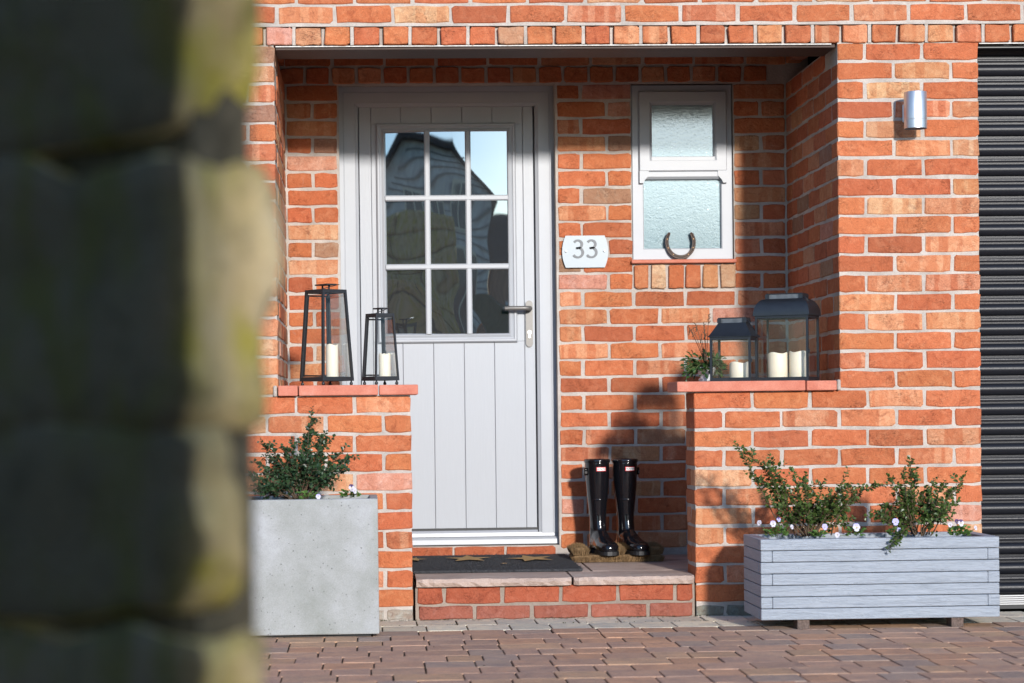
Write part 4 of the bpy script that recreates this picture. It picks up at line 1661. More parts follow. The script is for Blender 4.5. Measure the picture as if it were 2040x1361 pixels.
def text_mesh(body, size, name, mat_, parent, mtx):
    cu = bpy.data.curves.new(name, 'FONT')
    cu.body = body
    cu.size = size
    cu.align_x = 'CENTER'
    cu.align_y = 'CENTER'
    cu.extrude = 0.00008
    tmp = bpy.data.objects.new(name, cu)
    C.objects.link(tmp)
    dg = bpy.context.evaluated_depsgraph_get()
    me_ = bpy.data.meshes.new_from_object(tmp.evaluated_get(dg))
    bpy.data.objects.remove(tmp)
    me_.materials.clear()
    me_.materials.append(mat_)
    o = bpy.data.objects.new(name, me_)
    o.matrix_local = mtx
    return link(o, parent)


def boot(loc, rz, label, strap_side):
    t = thing('rubber_boot', label, 'boot', loc, rz, 'pair of wellington boots')
    m_ = MB()
    n = 28

    def ring(cx, cy, z, rx, ry):
        return [(cx + rx * math.cos(2 * PI * k / n), cy + ry * math.sin(2 * PI * k / n), z) for k in range(n)]

    # shaft: x across, -y to the toe
    prof = [(0.0, 0.012, 0.020, 0.036, 0.052), (0.0, 0.010, 0.045, 0.037, 0.054), (0, 0.006, 0.075, 0.036, 0.054), (0, 0.006, 0.105, 0.035, 0.053), (0, 0.008, 0.135, 0.0345, 0.049),
            (0, 0.010, 0.165, 0.036, 0.0485), (0, 0.010, 0.20, 0.0395, 0.052), (0, 0.010, 0.245, 0.0445, 0.058), (0, 0.010, 0.29, 0.0485, 0.063), (0, 0.010, 0.335, 0.0505, 0.065), (0, 0.010, 0.385, 0.0515, 0.066), (0, 0.010, 0.388, 0.0515, 0.066)]
    m_.loft([ring(*p) for p in prof])
    # foot: sections across the length
    sec = []
    for y, hw, hh, zb in ((0.062, 0.022, 0.045, 0.012), (0.05, 0.032, 0.062, 0.010), (0.02, 0.036, 0.085, 0.010), (-0.02, 0.036, 0.098, 0.010), (-0.05, 0.0365, 0.088, 0.010), (-0.085, 0.040, 0.066, 0.010), (-0.12, 0.0435, 0.054, 0.010), (-0.15, 0.043, 0.048, 0.010), (-0.175, 0.038, 0.043, 0.010), (-0.193, 0.028, 0.036, 0.011), (-0.203, 0.014, 0.026, 0.012)):
        s_ = []
        for k in range(n):
            a = 2 * PI * k / n
            c_, sn = math.cos(a), math.sin(a)
            x = hw * math.copysign(abs(c_) ** 0.75, c_)
            z = zb + hh * 0.42 + (hh * 0.58 if sn > 0 else hh * 0.42) * math.copysign(abs(sn) ** (0.9 if sn > 0 else 0.55), sn)
            s_.append((x, y, z))
        sec.append(s_)
    m_.loft(sec)
    o = m_.build('boot_upper', M_RUBBER, t, smooth=True)
    rm = o.modifiers.new('remesh', 'REMESH')
    rm.mode = 'VOXEL'
    rm.voxel_size = 0.0032
    rm.use_smooth_shade = True
    sm = o.modifiers.new('smooth', 'SMOOTH')
    sm.factor = 0.6
    sm.iterations = 14
    # rolled rim and dark opening
    m_ = MB()
    rings = []
    for dr, dz in ((-0.0025, 0.386), (0.0022, 0.384), (0.0030, 0.390), (0.0024, 0.3965), (0.0, 0.3985), (-0.003, 0.3975), (-0.0042, 0.392), (-0.0045, 0.36)):
        rings.append(ring(0, 0.010, dz, 0.0515 + dr, 0.066 + dr))
    m_.loft(rings, True, False)
    m_.build('rim', M_RUBBER, t, autosmooth=60)
    m_ = MB()
    m_.loft([ring(0, 0.010, 0.389, 0.048, 0.062), ring(0, 0.010, 0.3895, 0.047, 0.061)])
    m_.build('boot_lining', M_SOLE, t)
    # front seam boss, ankle band
    m_ = MB()
    m_.loft([ring(0, 0.010, 0.222, 0.0412, 0.0548), ring(0, 0.010, 0.226, 0.0428, 0.0565), ring(0, 0.010, 0.230, 0.0424, 0.056), ring(0, 0.010, 0.232, 0.0415, 0.055)], True, False)
    m_.build('seam_band', M_RUBBER, t, smooth=True)
    # sole with heel
    for y0, y1, w_ in ((-0.205, -0.045, 0.044), (-0.005, 0.064, 0.038)):
        m_ = MB()
        pts = []
        for k in range(20):
            a = 2 * PI * k / 20
            yc, ly = (y0 + y1) / 2, (y1 - y0) / 2
            pts.append((w_ * math.copysign(abs(math.cos(a)) ** 0.7, math.cos(a)), yc + ly * math.copysign(abs(math.sin(a)) ** 0.75, math.sin(a)), 0.0))
        m_.prism(pts, (0, 0, 0.016 if y0 < -0.1 else 0.02))
        m_.build('sole' if y0 < -0.1 else 'heel', M_SOLE, t)
    # strap tab with buckle
    m_ = MB()
    sx = strap_side
    m_.box(sx * 0.0505 - 0.004, sx * 0.0505 + 0.004, -0.012, 0.03, 0.335, 0.357, 0.002)
    m_.box(sx * 0.056 - 0.005, sx * 0.056 + 0.006, -0.006, 0.014, 0.330, 0.362, 0.003)
    m_.build('strap', M_RUBBER, t)
    m_ = MB()
    m_.tube([(sx * 0.0545, -0.014, 0.343), (sx * 0.0565, -0.0165, 0.343)], 0.0055, 12)
    m_.build('buckle', M_STEEL, t)
    # maker's label on the front, red border, white panel, lettering
    fy = 0.010 - 0.066
    lz = 0.357
    lb = []
    for nm, wd, hh, off, mt in (('label', 0.042, 0.0175, 0.0012, M_TAGRED), ('label_panel', 0.037, 0.0128, 0.0018, M_TAGWHITE)):
        m_ = MB()
        nn = 8
        row = []
        for k in range(nn + 1):
            x = -wd / 2 + wd * k / nn
            y = 0.010 - (0.066 + off) * math.sqrt(max(0, 1 - (x / (0.0515 + off)) ** 2))
            row.append(((x, y, lz - hh / 2), (x, y, lz + hh / 2)))
        for (a, c_), (d_, e_) in zip(row, row[1:]):
            m_.face([a, d_, e_, c_])
        lb.append(m_.build(nm, mt, t if nm == 'label' else lb[0], smooth=True, fix=False))
    xs = -0.014
    cu = text_mesh('HUNTER', 0.0098, 'lettering', M_TAGBLACK, lb[0], Matrix.Translation((0, 0, lz)) @ Matrix.Rotation(PI / 2, 4, 'X'))
    for v in cu.data.vertices:
        v.co.z = -(0.010 - (0.066 + 0.0024) * math.sqrt(max(0, 1 - (v.co.x / 0.0535) ** 2))) + (v.co.z * 0.5)
    return t


BZ = FL + 0.0285
boot((0.985, 0.806, BZ), R(10), 'left one of the two glossy black rubber boots by the brick wall', -1)
boot((1.104, 0.806, BZ), R(14), 'right one of the two glossy black rubber boots by the brick wall', 1)


# ================================================================ PLANTERS
cp = thing('concrete_planter', 'pale grey cube concrete planter holding a dark green shrub, left of the step', 'planter', (-0.205, -0.385, 0.0))
PW, PD, PH = 0.494, 0.39, 0.4975
b = MB()
x0, x1, y0, y1 = -PW / 2, PW / 2, -PD / 2, PD / 2
rt = 0.03


def hollow_box(mb, x0, x1, y0, y1, z0, z1, rt, depth, taper=0.0):
    o0 = [(x0 + taper, y0 + taper, z0), (x1 - taper, y0 + taper, z0), (x1 - taper, y1 - taper, z0), (x0 + taper, y1 - taper, z0)]
    o1 = [(x0, y0, z1), (x1, y0, z1), (x1, y1, z1), (x0, y1, z1)]
    i1 = [(x0 + rt, y0 + rt, z1), (x1 - rt, y0 + rt, z1), (x1 - rt, y1 - rt, z1), (x0 + rt, y1 - rt, z1)]
    i0 = [(p[0], p[1], z1 - depth) for p in i1]
    rings = [o0, o1, i1, i0]
    vr = [[mb.bm.verts.new(p) for p in r] for r in rings]
    for a, c_ in zip(vr, vr[1:]):
        for i in range(4):
            j = (i + 1) % 4
            mb.bm.faces.new((a[i], a[j], c_[j], c_[i]))
    mb.bm.faces.new(list(reversed(vr[0])))
    mb.bm.faces.new(vr[-1])


hollow_box(b, x0, x1, y0, y1, 0.010, PH, rt, 0.06)
bmesh.ops.recalc_face_normals(b.bm, faces=b.bm.faces)
bmesh.ops.bevel(b.bm, geom=list(b.bm.edges), offset=0.004, segments=2, affect='EDGES', profile=0.5)
b.build('planter_shell', M_CONC, cp)
b = MB()
b.box(x0 + 0.03, x1 - 0.03, y0 + 0.03, y1 - 0.03, 0.0, 0.0095)
b.build('planter_base', M_SOLE, cp)


def soil(parent, x0, x1, y0, y1, z, r):
    m_ = MB()
    nx, ny = 26, 12
    vv = [[m_.bm.verts.new((x0 + (x1 - x0) * i / nx, y0 + (y1 - y0) * j / ny, z + r.uniform(-0.006, 0.006))) for i in range(nx + 1)] for j in range(ny + 1)]
    for j in range(ny):
        for i in range(nx):
            m_.bm.faces.new((vv[j][i], vv[j][i + 1], vv[j + 1][i + 1], vv[j + 1][i]))
    m_.build('soil', M_SOIL, parent)


soil(cp, x0 + rt + 0.001, x1 - rt - 0.001, y0 + rt + 0.001, y1 - rt - 0.001, PH - 0.02, rnd)

WX0, WX1, WYF, WYB, WZ0, WZ1 = 1.4285, 2.304, -0.561, -0.205, 0.036, 0.331
wp = thing('wooden_planter', 'long blue grey wooden slatted trough planter with shrubs and violas by the garage', 'planter', ((WX0 + WX1) / 2, (WYF + WYB) / 2, 0))
hx, hy = (WX1 - WX0) / 2, (WYB - WYF) / 2
bh = (WZ1 - WZ0) / 7
th = 0.042
for k in range(7):
    z0 = WZ0 + bh * k
    z1 = z0 + bh - 0.0022
    long_front = k % 2 == 0
    e = 0.0 if long_front else th + 0.0008
    e2 = th + 0.0008 if long_front else 0.0
    j = lambda: rnd.uniform(-0.0012, 0.0012)
    for sy in (-1, 1):
        m_ = MB()
        ya, yb = (-hy + j(), -hy + th) if sy < 0 else (hy - th, hy)
        m_.box(-hx + e, hx - e, ya, yb, z0, z1, 0.0028, 2)
        m_.build('board', M_PLANK, wp)
    for sx in (-1, 1):
        m_ = MB()
        xa, xb = (-hx + j(), -hx + th) if sx < 0 else (hx - th, hx + j())
        m_.box(xa, xb, -hy + e2, hy - e2, z0, z1, 0.0028, 2)
        m_.build('board', M_PLANK, wp)
b = MB()
b.box(-hx + th, hx - th, -hy + th, hy - th, WZ0 + 0.002, WZ0 + 0.02)
b.build('planter_base', M_PLANK, wp)
for sx in (-0.282, 0.284):
    for yy in (-hy + 0.028, hy - 0.06):
        m_ = MB()
        m_.box(sx - 0.0225, sx + 0.0225, yy - 0.02, yy + 0.05, 0.0, WZ0 - 0.0005, 0.002)
        m_.build('foot', plain('rough_brown_block', (0.13, 0.095, 0.08), 0.9, 0, 0.2, 0.5, 200, 0.003, 200), wp)
soil(wp, -hx + th, hx - th, -hy + th, hy - th, WZ1 - 0.03, rnd)


# ================================================================ PLANTS
def add_leaf(m_, p, d, nrm, ln, wd):
    d = d.normalized()
    s_ = d.cross(nrm)
    if s_.length < 1e-4:
        s_ = d.orthogonal()
    s_.normalize()
    u = s_.cross(d)
    fold = wd * 0.22
    v = [m_.bm.verts.new(q) for q in (p, p + d * ln * 0.4 + s_ * wd / 2 + u * fold, p + d * ln * 0.75 + s_ * wd * 0.36 + u * fold * 0.7, p + d * ln - u * fold * 0.3, p + d * ln * 0.75 - s_ * wd * 0.36 + u * fold * 0.7, p + d * ln * 0.4 - s_ * wd / 2 + u * fold)]
    m_.bm.faces.new((v[0], v[1], v[2], v[3]))
    m_.bm.faces.new((v[0], v[3], v[4], v[5]))


def curve(a, b_, sag, n=10):
    a, b_ = Vector(a), Vector(b_)
    c_ = (a + b_) / 2 + sag
    return [(a * (1 - t) + c_ * t) * (1 - t) + (c_ * (1 - t) + b_ * t) * t for t in [k / n for k in range(n + 1)]]


def shrub(name, label, cat, root, tips, leafmat, r, ln=0.0205, wd=0.0165, step_=0.0105, side=3, group=None, sl=0.07, start=0.3, paths=()):
    t = thing(name, label, cat, root, 0, group)
    fm, sm_ = MB(), MB()

    def leafy(pts, rad, st):
        sm_.tube(pts, [rad * (1 - 0.75 * k / (len(pts) - 1)) for k in range(len(pts))], 5)
        tot = sum((q - p).length for p, q in zip(pts, pts[1:]))
        n = max(3, int(tot / step_))
        for k in range(n):
            s_ = st + (1 - st) * k / (n - 1)
            f = s_ * (len(pts) - 1)
            i = min(int(f), len(pts) - 2)
            p = pts[i].lerp(pts[i + 1], f - i)
            tg = (pts[i + 1] - pts[i]).normalized()
            for q in range(2):
                a = r.uniform(0, 2 * PI)
                o1 = tg.orthogonal().normalized()
                o2 = tg.cross(o1)
                rad_ = o1 * math.cos(a) + o2 * math.sin(a)
                d = (tg * r.uniform(0.2, 0.9) + rad_ + Vector((0, 0, 0.15))).normalized()
                nrm = (Vector((0, -0.25, 0.9)) + Vector((r.uniform(-1, 1), r.uniform(-1, 1), r.uniform(-0.6, 0.6))) * 0.6).normalized()
                k_ = r.uniform(0.65, 1.15) * (1 - 0.25 * s_)
                add_leaf(fm, p + d * 0.002, d, nrm, ln * k_, wd * k_)

    for tp in tips:
        tp = Vector(tp) - Vector(root)
        L = tp.length
        base = Vector((tp.x * r.uniform(0.05, 0.35), r.uniform(-0.03, 0.03), -0.01))
        sag = Vector((tp.x * r.uniform(-0.25, 0.15), -tp.y * 0.1, L * r.uniform(-0.05, 0.22))) + Vector((r.uniform(-1, 1), r.uniform(-1, 1), r.uniform(-0.3, 0.6))) * L * 0.07
        pts = curve(base, tp, sag, 12)
        pts = [p + Vector((r.uniform(-1, 1), r.uniform(-1, 1), r.uniform(-1, 1))) * 0.003 for p in pts]
        leafy(pts, 0.0028, start)
        for _ in range(side + 1 + int(L * 10)):
            f = r.uniform(0.3, 0.92)
            i = min(int(f * 12), 11)
            p = pts[i]
            tg = (pts[i + 1] - pts[i]).normalized()
            dv = (tg * 0.35 + Vector((r.uniform(-1.3, 1.3), r.uniform(-1, 1), r.uniform(-0.45, 0.6))) * 0.9).normalized()
            l2 = sl * r.uniform(0.4, 1.15) * (1.1 - 0.5 * f)
            leafy(curve(p, p + dv * l2, Vector((0, 0, l2 * 0.15)), 5), 0.0012, 0.15)
    for pth in paths:
        leafy([Vector(p) - Vector(root) for p in pth], 0.002, 0.35)
    o = fm.build('foliage', leafmat, t, fix=False)
    o['kind'] = 'stuff'
    sm_.build('branches', M_STEM, t, smooth=True)
    return t


pr2 = random.Random(21)
Yc = -0.40
tips = []
for x, y in ((627, 812), (618, 850), (515, 880), (540, 892), (503, 922), (497, 948), (500, 965), (708, 912), (690, 893), (668, 872), (586, 875), (560, 890), (650, 865), (690, 935), (640, 900), (606, 868), (575, 905), (525, 905), (676, 955), (530, 940), (655, 915), (610, 900), (545, 960), (668, 930), (590, 930), (520, 975), (632, 935), (565, 930), (690, 915), (600, 885), (640, 870), (620, 915), (655, 950), (580, 960), (505, 985)):
    tips.append(at(x + pr2.uniform(-4, 4), y + pr2.uniform(-3, 3), Yc + pr2.uniform(-0.11, 0.11)))
shrub('evergreen_shrub', 'dark green small leaved shrub growing in the concrete planter', 'shrub', at(600, 990, -0.39), tips, M_LEAF, pr2, group='shrubs in the planters', sl=0.06)
Yw = -0.38
tips = []
for x, y in ((1462, 883), (1468, 890), (1528, 922), (1536, 908), (1582, 936), (1606, 946), (1600, 960), (1650, 985), (1512, 962), (1535, 992), (1545, 1010), (1690, 934), (1765, 966), (1700, 975), (1672, 975), (1690, 1015), (1700, 1030), (1640, 1000), (1580, 980), (1620, 975), (1560, 965), (1600, 1010), (1660, 1020), (1570, 1025), (1625, 1030), (1690, 965), (1715, 985), (1640, 960), (1590, 1000), (1655, 1000)):
    tips.append(at(x + pr2.uniform(-4, 4), y + pr2.uniform(-3, 3), Yw + pr2.uniform(-0.1, 0.1)))
shrub('evergreen_shrub', 'spreading green shrub with a long shoot to the left, left one in the wooden trough', 'shrub', at(1612, 1062, -0.38), tips, M_LEAF2, pr2, group='shrubs in the planters', step_=0.0115, sl=0.06)
tips = []
for x, y in ((1820, 914), (1822, 935), (1798, 934), (1765, 948), (1925, 942), (1918, 965), (1882, 958), (1860, 950), (1905, 995), (1890, 1010), (1762, 1005), (1735, 1020), (1725, 1030), (1790, 968), (1845, 970), (1780, 985), (1870, 990), (1895, 1035), (1760, 1032), (1815, 985), (1840, 1000), (1800, 1010), (1860, 1015), (1780, 1020), (1850, 985)):
    tips.append(at(x + pr2.uniform(-4, 4), y + pr2.uniform(-3, 3), Yw + pr2.uniform(-0.1, 0.1)))
trail = [at(1828, 1060, -0.38), at(1822, 1046, -0.46), at(1805, 1052, -0.54), at(1797, 1063, -0.570), at(1784, 1075, -0.583), at(1776, 1084, -0.592), at(1769, 1096, -0.592)]
shrub('evergreen_shrub', 'airy green shrub with upright shoots and one trailing over the trough, on the right', 'shrub', at(1828, 1060, -0.38), tips, M_LEAF2, pr2, group='shrubs in the planters', step_=0.0125, sl=0.058, paths=(trail, trail[:5] + [at(1790, 1082, -0.59)]))


def viola(loc, label, flowers, r, size=0.05, nleaf=46):
    t = thing('viola', label, 'flower', loc, 0, 'violas in the planters')
    m_ = MB()
    for _ in range(nleaf):
        a = r.uniform(0, 2 * PI)
        rr = size * math.sqrt(r.random()) * 0.85
        p = Vector((rr * math.cos(a), rr * math.sin(a) * 0.8, r.uniform(0.0, size * 0.75)))
        d = Vector((math.cos(a), math.sin(a), r.uniform(-0.1, 0.9)))
        add_leaf(m_, p, d, Vector((r.uniform(-0.5, 0.5), -0.4, 1)), r.uniform(0.012, 0.022), r.uniform(0.009, 0.015))
    m_.build('leaves', M_LEAF3, t, fix=False)['kind'] = 'stuff'
    for (fx, fz, fy, s_, mats, face) in flowers:
        c_ = Vector((fx, fy, fz))
        nv = Vector((face, -1, 0.15)).normalized()
        sx = nv.cross(Vector((0, 0, 1))).normalized() * -1
        uz = sx.cross(nv)
        if uz.z < 0:
            uz = -uz
        fl = MB()
        st = MB()
        st.tube([(fx * 0.3, fy * 0.3, 0), (fx * 0.8, fy * 0.9 + 0.004, fz * 0.7), c_ - nv * -0.004], 0.0011, 5)
        st.build('stem', M_STEMG, t)
        fo = None
        for k, (ang, l, wd, mi) in enumerate(((62, 1.0, 0.95, 0), (118, 1.0, 0.95, 0), (8, 0.9, 0.85, 1), (172, 0.9, 0.85, 1), (270, 0.95, 1.15, 1))):
            pm = MB()
            d = sx * math.cos(R(ang)) + uz * math.sin(R(ang))
            q = sx * -math.sin(R(ang)) + uz * math.cos(R(ang))
            base = c_ + nv * (0.0004 * k)
            ring = []
            for j in range(9):
                s2 = -1 + 2 * j / 8
                ring.append(base + d * s_ * l * (0.55 + 0.45 * math.sqrt(max(0, 1 - s2 * s2))) + q * s_ * wd * 0.55 * s2 + nv * (0.0015 * abs(s2)))
            v0 = pm.bm.verts.new(base)
            vs = [pm.bm.verts.new(p) for p in ring]
            for a, e in zip(vs, vs[1:]):
                pm.bm.faces.new((v0, a, e))
            o = pm.build('petal', mats[mi], t, fix=False)
        em = MB()
        cc = c_ + nv * 0.0028
        v = [em.bm.verts.new(cc + (sx * math.cos(k * PI / 4) + uz * math.sin(k * PI / 4)) * s_ * 0.16) for k in range(8)]
        em.bm.faces.new(v)
        em.build('flower_eye', M_PETY, t, fix=False)
    return t


vr_ = random.Random(12)
WW, LW, DW, LL_ = (M_PETW, M_PETW), (M_PETL, M_PETW), (M_PETD, M_PETW), (M_PETL, M_PETL)


def vio(px, py, Y, label, fl, size=0.04, nleaf=46):
    c_ = at(px, py, Y)
    fs = [(at(fx, fy, Y - 0.02).x - c_.x, at(fx, fy, Y - 0.02).z - c_.z, -0.02, s_ * 1.15, mm, face) for fx, fy, s_, mm, face in fl]
    viola(c_, label, fs, vr_, size, nleaf)


vio(696, 992, -0.52, 'white and purple viola at the right corner of the concrete planter', [(700, 972, 0.012, DW, 0.6), (706, 978, 0.010, WW, 0.8)], 0.032, 60)
vio(612, 996, -0.53, 'low bright green viola with one lilac bloom at the front of the concrete planter', [(634, 990, 0.009, LW, 0.2)], 0.034, 50)
vio(1548, 1070, -0.50, 'viola with white and violet blooms at the left end of the wooden trough', [(1513, 1042, 0.009, WW, -0.8), (1540, 1044, 0.011, LW, 0.1), (1551, 1035, 0.008, (M_PETD, M_PETL), 0.3), (1577, 1050, 0.008, WW, 0.7)], 0.042, 70)
vio(1630, 1070, -0.51, 'small viola with a single pale lilac bloom, left of centre in the trough', [(1643, 1050, 0.0105, LL_, 0.2)], 0.027, 40)
vio(1704, 1068, -0.51, 'viola with one large lilac and white bloom at the middle of the trough', [(1706, 1051, 0.0135, LW, 0.1), (1668, 1066, 0.009, WW, -0.2)], 0.033, 50)
vio(1783, 1068, -0.51, 'viola with two blue blooms, right of the trough middle', [(1784, 1040, 0.012, LL_, 0.0), (1791, 1058, 0.011, (M_PETL, M_PETW), 0.6)], 0.032, 46)
vio(1912, 1068, -0.49, 'viola with dark violet and white blooms at the right end of the trough', [(1914, 1042, 0.012, DW, 0.2), (1893, 1046, 0.008, WW, -0.3), (1943, 1052, 0.008, WW, 0.6), (1906, 1039, 0.008, (M_PETD, M_PETD), 0.0)], 0.04, 80)

# pot plant behind the small lantern
pp = thing('potted_plant', 'leafy green plant with dry stalks in a white pot on the right ledge', 'plant', (1.352, 0.165, 0.9125))
b = MB()
b.lathe([(0.026, 0.0), (0.030, 0.002), (0.031, 0.012), (0.024, 0.016), (0.026, 0.022), (0.037, 0.045), (0.040, 0.058), (0.038, 0.0585), (0.034, 0.05), (0.001, 0.048)], 28)
b.build('pot', M_POT, pp, autosmooth=40)
m_, s2 = MB(), MB()
for k in range(60):
    a = vr_.uniform(0, 2 * PI)
    ln_ = vr_.uniform(0.05, 0.125)
    tip = Vector((math.cos(a) * 0.075 - 0.015, math.sin(a) * 0.05 - 0.02, 0.01 + ln_ * vr_.uniform(0.05, 1.0)))
    pts = curve((0, 0, 0.05), tip, Vector((0, 0, 0.035)), 6)
    s2.tube(pts, 0.0012, 5)
    for q in range(5):
        p = pts[2 + q % 5]
        d = (pts[-1] - pts[0]).normalized() + Vector((vr_.uniform(-1, 1), vr_.uniform(-1, 1), vr_.uniform(-0.9, 0.5))) * 0.8
        add_leaf(m_, p, d, Vector((vr_.uniform(-0.6, 0.6), -0.5, 1)), vr_.uniform(0.016, 0.030), vr_.uniform(0.010, 0.016))
m_.build('leaves', leaf_mat('pot_plant_leaf', (0.018, 0.045, 0.012), (0.05, 0.11, 0.025)), pp, fix=False)['kind'] = 'stuff'
s2.build('stems', M_STEMG, pp)
m_ = MB()
for x, y in ((1372, 652), (1380, 655), (1386, 645), (1402, 645), (1404, 660), (1412, 628), (1396, 668)):
    tip = at(x, y, 0.155 + vr_.uniform(-0.02, 0.02)) - pp.location
    m_.tube(curve((0, 0, 0.06), tip, Vector((0.0, 0, 0.02)), 6), [0.0016, 0.0015, 0.0013, 0.0012, 0.0011, 0.001, 0.0009], 5)
    for q in range(5):
        m_.tube([tip - Vector((vr_.uniform(-0.004, 0.004), 0, 0.008 * q)), tip + Vector((vr_.uniform(-0.009, 0.009), 0, 0.006 - 0.007 * q))], [0.0022, 0.0012], 5)
m_.build('dry_stalks', M_STEM, pp)

# ================================================================ FOREGROUND STONE WALL
sp = thing('stone_wall', 'rough mossy stone wall end, out of focus at the left', 'wall', (-0.25, -6.4, 0))


def rough_stone(parent, cx, cy, cz, sx, sy, sz, rz, r, name='stone', seed=0):
    m_ = MB()
    bmesh.ops.create_cube(m_.bm, size=1.0)
    bmesh.ops.subdivide_edges(m_.bm, edges=list(m_.bm.edges), cuts=7, use_grid_fill=True)
    off = Vector((seed * 7.3, seed * 3.1, seed * 1.7))
    for v in m_.bm.verts:
        p = v.co * 2
        e = 16.0
        ln_ = (abs(p.x) ** e + abs(p.y) ** e + abs(p.z) ** e) ** (1 / e)
        q = p / ln_
        q = Vector((q.x * sx / 2, q.y * sy / 2, q.z * sz / 2))
        nn = q.normalized()
        amp = noise.fractal(q * 12 + off, 0.8, 2.0, 4) * 0.020 + noise.noise(q * 7 + off) * 0.026
        v.co = q + nn * amp
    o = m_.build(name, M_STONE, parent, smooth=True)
    o.location = Vector((cx, cy, cz)) - parent.location
    o.rotation_euler = (r.uniform(-0.03, 0.03), r.uniform(-0.03, 0.03), rz)
    return o


str_ = random.Random(3)
SROT = R(-42)
ex = Vector((math.cos(SROT), math.sin(SROT), 0))     # along the front
ey = Vector((-math.sin(SROT), math.cos(SROT), 0))    # into the depth
corner = Vector((-0.143, -6.5, 0))
# (z0, z1, corner shift, length along the front, depth of the end face)
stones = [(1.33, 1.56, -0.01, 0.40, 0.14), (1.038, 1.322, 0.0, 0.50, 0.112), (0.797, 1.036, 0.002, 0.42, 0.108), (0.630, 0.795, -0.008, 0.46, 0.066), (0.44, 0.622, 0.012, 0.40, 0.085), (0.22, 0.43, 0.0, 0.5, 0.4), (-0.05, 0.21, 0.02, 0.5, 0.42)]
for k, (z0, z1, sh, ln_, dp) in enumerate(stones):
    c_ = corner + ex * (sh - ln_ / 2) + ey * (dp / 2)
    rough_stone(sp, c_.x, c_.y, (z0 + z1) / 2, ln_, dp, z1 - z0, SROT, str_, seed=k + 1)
    # the next stone along the wall, outside the picture
    for q in range(1, 4):
        c2 = corner + ex * (sh - ln_ - 0.01 - 0.5 * (q - 0.5) - 0.02 * q) + ey * (0.07)
        rough_stone(sp, c2.x, c2.y, (z0 + z1) / 2, 0.49, 0.14, z1 - z0 - 0.01, SROT, str_, seed=k * 5 + q + 20)
m_ = MB()
c0 = corner + ex * -0.05 + ey * 0.05
c0 = corner + ex * -0.018 + ey * 0.05
pts = [c0 - ey * 0.025, c0 + ex * -1.8 - ey * 0.025, c0 + ex * -1.8 + ey * 0.10, c0 + ey * 0.045]
m_.prism([(p.x - sp.location.x, p.y - sp.location.y, 0) for p in pts], (0, 0, 1.5))
m_.build('mortar_core', plain('stone_wall_mortar', (0.09, 0.075, 0.05), 0.95, 0, 0.1, 0.5, 60, 0.004, 80), sp)

# unseen wall added behind the camera to shade the stone wall's front
gp = thing('added_shade_wall', 'long rough stone wall added behind the camera to shade the stone wall', 'wall', (-0.8, -9.0, 0))
for k in range(10):
    for q in range(4):
        rough_stone(gp, 0.40 - 0.40 - 0.81 * q + (0.12 if k % 2 else 0) * (q > 0), -9.0, 0.125 + 0.255 * k, 0.80, 0.5, 0.25, 0, str_, seed=60 + k + 10 * q)

# ================================================================ HOUSE ACROSS THE ROAD (seen in the door glass)
nh = thing('neighbour_house', 'dark gabled house across the road, mirrored in the door glass', 'house', (-0.7, -25, 0))
NW = 3.3
b = MB()
b.prism([(-NW, 0, -0.1), (NW, 0, -0.1), (NW, 0, 4.3), (1.1, 0, 5.7), (-2.3, 0, 5.7), (-NW, 0, 4.9)], (0, -8, 0))
b.build('gable_wall', plain('dark_cladding', (0.72, 0.64, 0.55), 0.8, 0, 0.2, 0.3, 3), nh)
M_NROOF = plain('dark_roof_tile', (0.06, 0.05, 0.048), 0.8, 0, 0.2, 0.4, 5)
for o_ in ([(1.0, 5.7), (NW + 0.35, 4.05), (NW + 0.35, 4.25), (1.05, 5.9)], [(-2.3, 5.72), (1.05, 5.72), (1.05, 5.9), (-2.35, 5.9)], [(-NW - 0.4, 4.65), (-2.3, 5.7), (-2.35, 5.9), (-NW - 0.4, 4.85)]):
    b = MB()
    b.prism([(x, 0.4, z) for x, z in o_], (0, -8.8, 0))
    b.build('roof', M_NROOF, nh)
for k in range(22):
    z = 0.5 + k * 0.26
    if z > 5.5:
        break
    hw = NW if z < 4.2 else NW - (z - 4.2) * 1.0
    b = MB()
    b.box(-hw + 0.02, hw - 0.02, 0.002, 0.05, z, z + 0.05)
    b.build('cladding_board', plain('board_edge', (0.20, 0.19, 0.18), 0.7), nh)
for x, z, w_, h_ in ((-2.3, 1.7, 1.5, 1.2), (0.9, 1.7, 1.5, 1.2), (-2.1, 3.5, 1.2, 1.1), (0.9, 3.5, 1.2, 1.0), (-0.5, 2.6, 0.9, 1.9)):
    b = MB()
    b.box(x, x + w_, 0.06, 0.10, z, z + h_)
    wf = b.build('window', plain('pale_window_frame', (0.88, 0.70, 0.48), 0.5), nh)
    for i in range(2):
        b = MB()
        b.box(x + 0.09 + i * (w_ / 2 - 0.03), x + w_ / 2 - 0.03 + i * (w_ / 2 - 0.03), 0.102, 0.11, z + 0.1, z + h_ - 0.1)
        b.build('pane', plain('neighbour_pane', (0.03, 0.035, 0.04), 0.1), wf)

hd = MB()
bmesh.ops.create_cube(hd.bm, size=1.0)
bmesh.ops.scale(hd.bm, vec=(26, 1.2, 1.9), verts=hd.bm.verts)
bmesh.ops.subdivide_edges(hd.bm, edges=[e for e in hd.bm.edges if abs(e.verts[0].co.x - e.verts[1].co.x) > 1], cuts=60)
for v in hd.bm.verts:
    v.co += Vector((0, noise.noise(v.co * 1.3) * 0.3, noise.noise(v.co * 0.9 + Vector((5, 1, 2))) * 0.25))
hd.bm.normal_update()
tag(hd.build('garden_hedge', plain('hedge_green', (0.05, 0.075, 0.03), 0.9, 0, 0.2, 0.5, 8, 0.05, 20), None, (0, -22.5, 0.9)), 'clipped hedge across the road in front of the dark house', 'hedge')

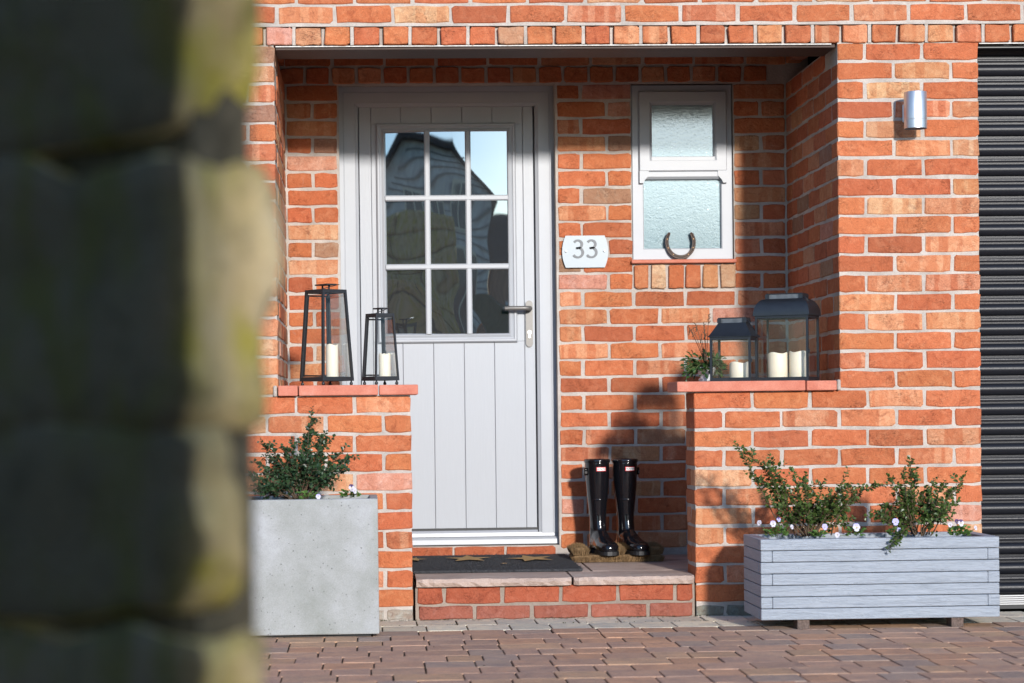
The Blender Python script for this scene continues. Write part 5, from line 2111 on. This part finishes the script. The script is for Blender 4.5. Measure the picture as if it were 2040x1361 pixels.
# leaf litter, grit and moss along the foot of the walls
lt = MB()
lr = random.Random(77)
for _ in range(420):
    if lr.random() < 0.6:
        x, y = lr.uniform(0.05, 2.5), -abs(lr.gauss(0, 0.035)) - 0.004
    elif lr.random() < 0.6:
        x, y = lr.uniform(1.4, 2.35), lr.uniform(-0.64, -0.15)
    else:
        x, y = lr.uniform(-0.5, 2.5), lr.uniform(-1.8, -0.1)
    if 1.25 < x < 1.3 and y > -0.05:
        continue
    a, l_ = lr.uniform(0, 2 * PI), lr.uniform(0.003, 0.010)
    add_leaf(lt, Vector((x, y, 0.0018)), Vector((math.cos(a), math.sin(a), lr.uniform(0, 0.35))), Vector((lr.uniform(-0.4, 0.4), lr.uniform(-0.4, 0.4), 1)), l_, l_ * lr.uniform(0.3, 0.7))
tag(lt.build('leaf_litter', leaf_mat('dry_litter', (0.05, 0.035, 0.02), (0.16, 0.11, 0.06), 0.9), None, fix=False), 'scattered dry leaf litter and grit along the foot of the wall', 'litter', kind='stuff')
ms = MB()
for _ in range(900):
    x = lr.uniform(-0.5, 2.45)
    y = -abs(lr.gauss(0, 0.006)) - 0.001 if lr.random() < 0.7 else -0.2 + lr.uniform(-0.004, 0.004)
    if noise.noise(Vector((x * 3, y, 0))) < 0.02:
        continue
    a, l_ = lr.uniform(0, 2 * PI), lr.uniform(0.002, 0.006)
    add_leaf(ms, Vector((x, y, 0.0005)), Vector((math.cos(a) * 0.5, math.sin(a) * 0.5, 0.8)), Vector((lr.uniform(-1, 1), lr.uniform(-1, 1), 0.2)), l_, l_ * 0.6)
tag(ms.build('moss', leaf_mat('moss_green', (0.03, 0.04, 0.012), (0.08, 0.09, 0.03), 0.9), None, fix=False), 'moss tufts in the paving joints at the foot of the wall', 'moss', kind='stuff')

ob = thing('outbuilding', 'low red brick outbuilding with a slate roof beside the house across the road', 'outbuilding', (5.3, -27, 0))
b = MB()
b.box(-2.3, 2.3, -3.0, 0.0, -0.1, 2.9)
b.build('brick_wall', plain('outbuilding_brick', (0.36, 0.17, 0.10), 0.9, 0, 0.2, 0.4, 6), ob)
b = MB()
b.prism([(-2.5, 0.25, 2.85), (-2.5, 0.25, 2.95), (-2.5, -1.5, 4.1), (-2.5, -3.25, 2.95), (-2.5, -3.25, 2.85)], (5.0, 0, 0))
b.build('roof', M_NROOF, ob)
b = MB()
b.box(-1.2, 1.2, 0.002, 0.05, 0.0, 2.1)
b.build('door', plain('outbuilding_door', (0.6, 0.6, 0.58), 0.5), ob)
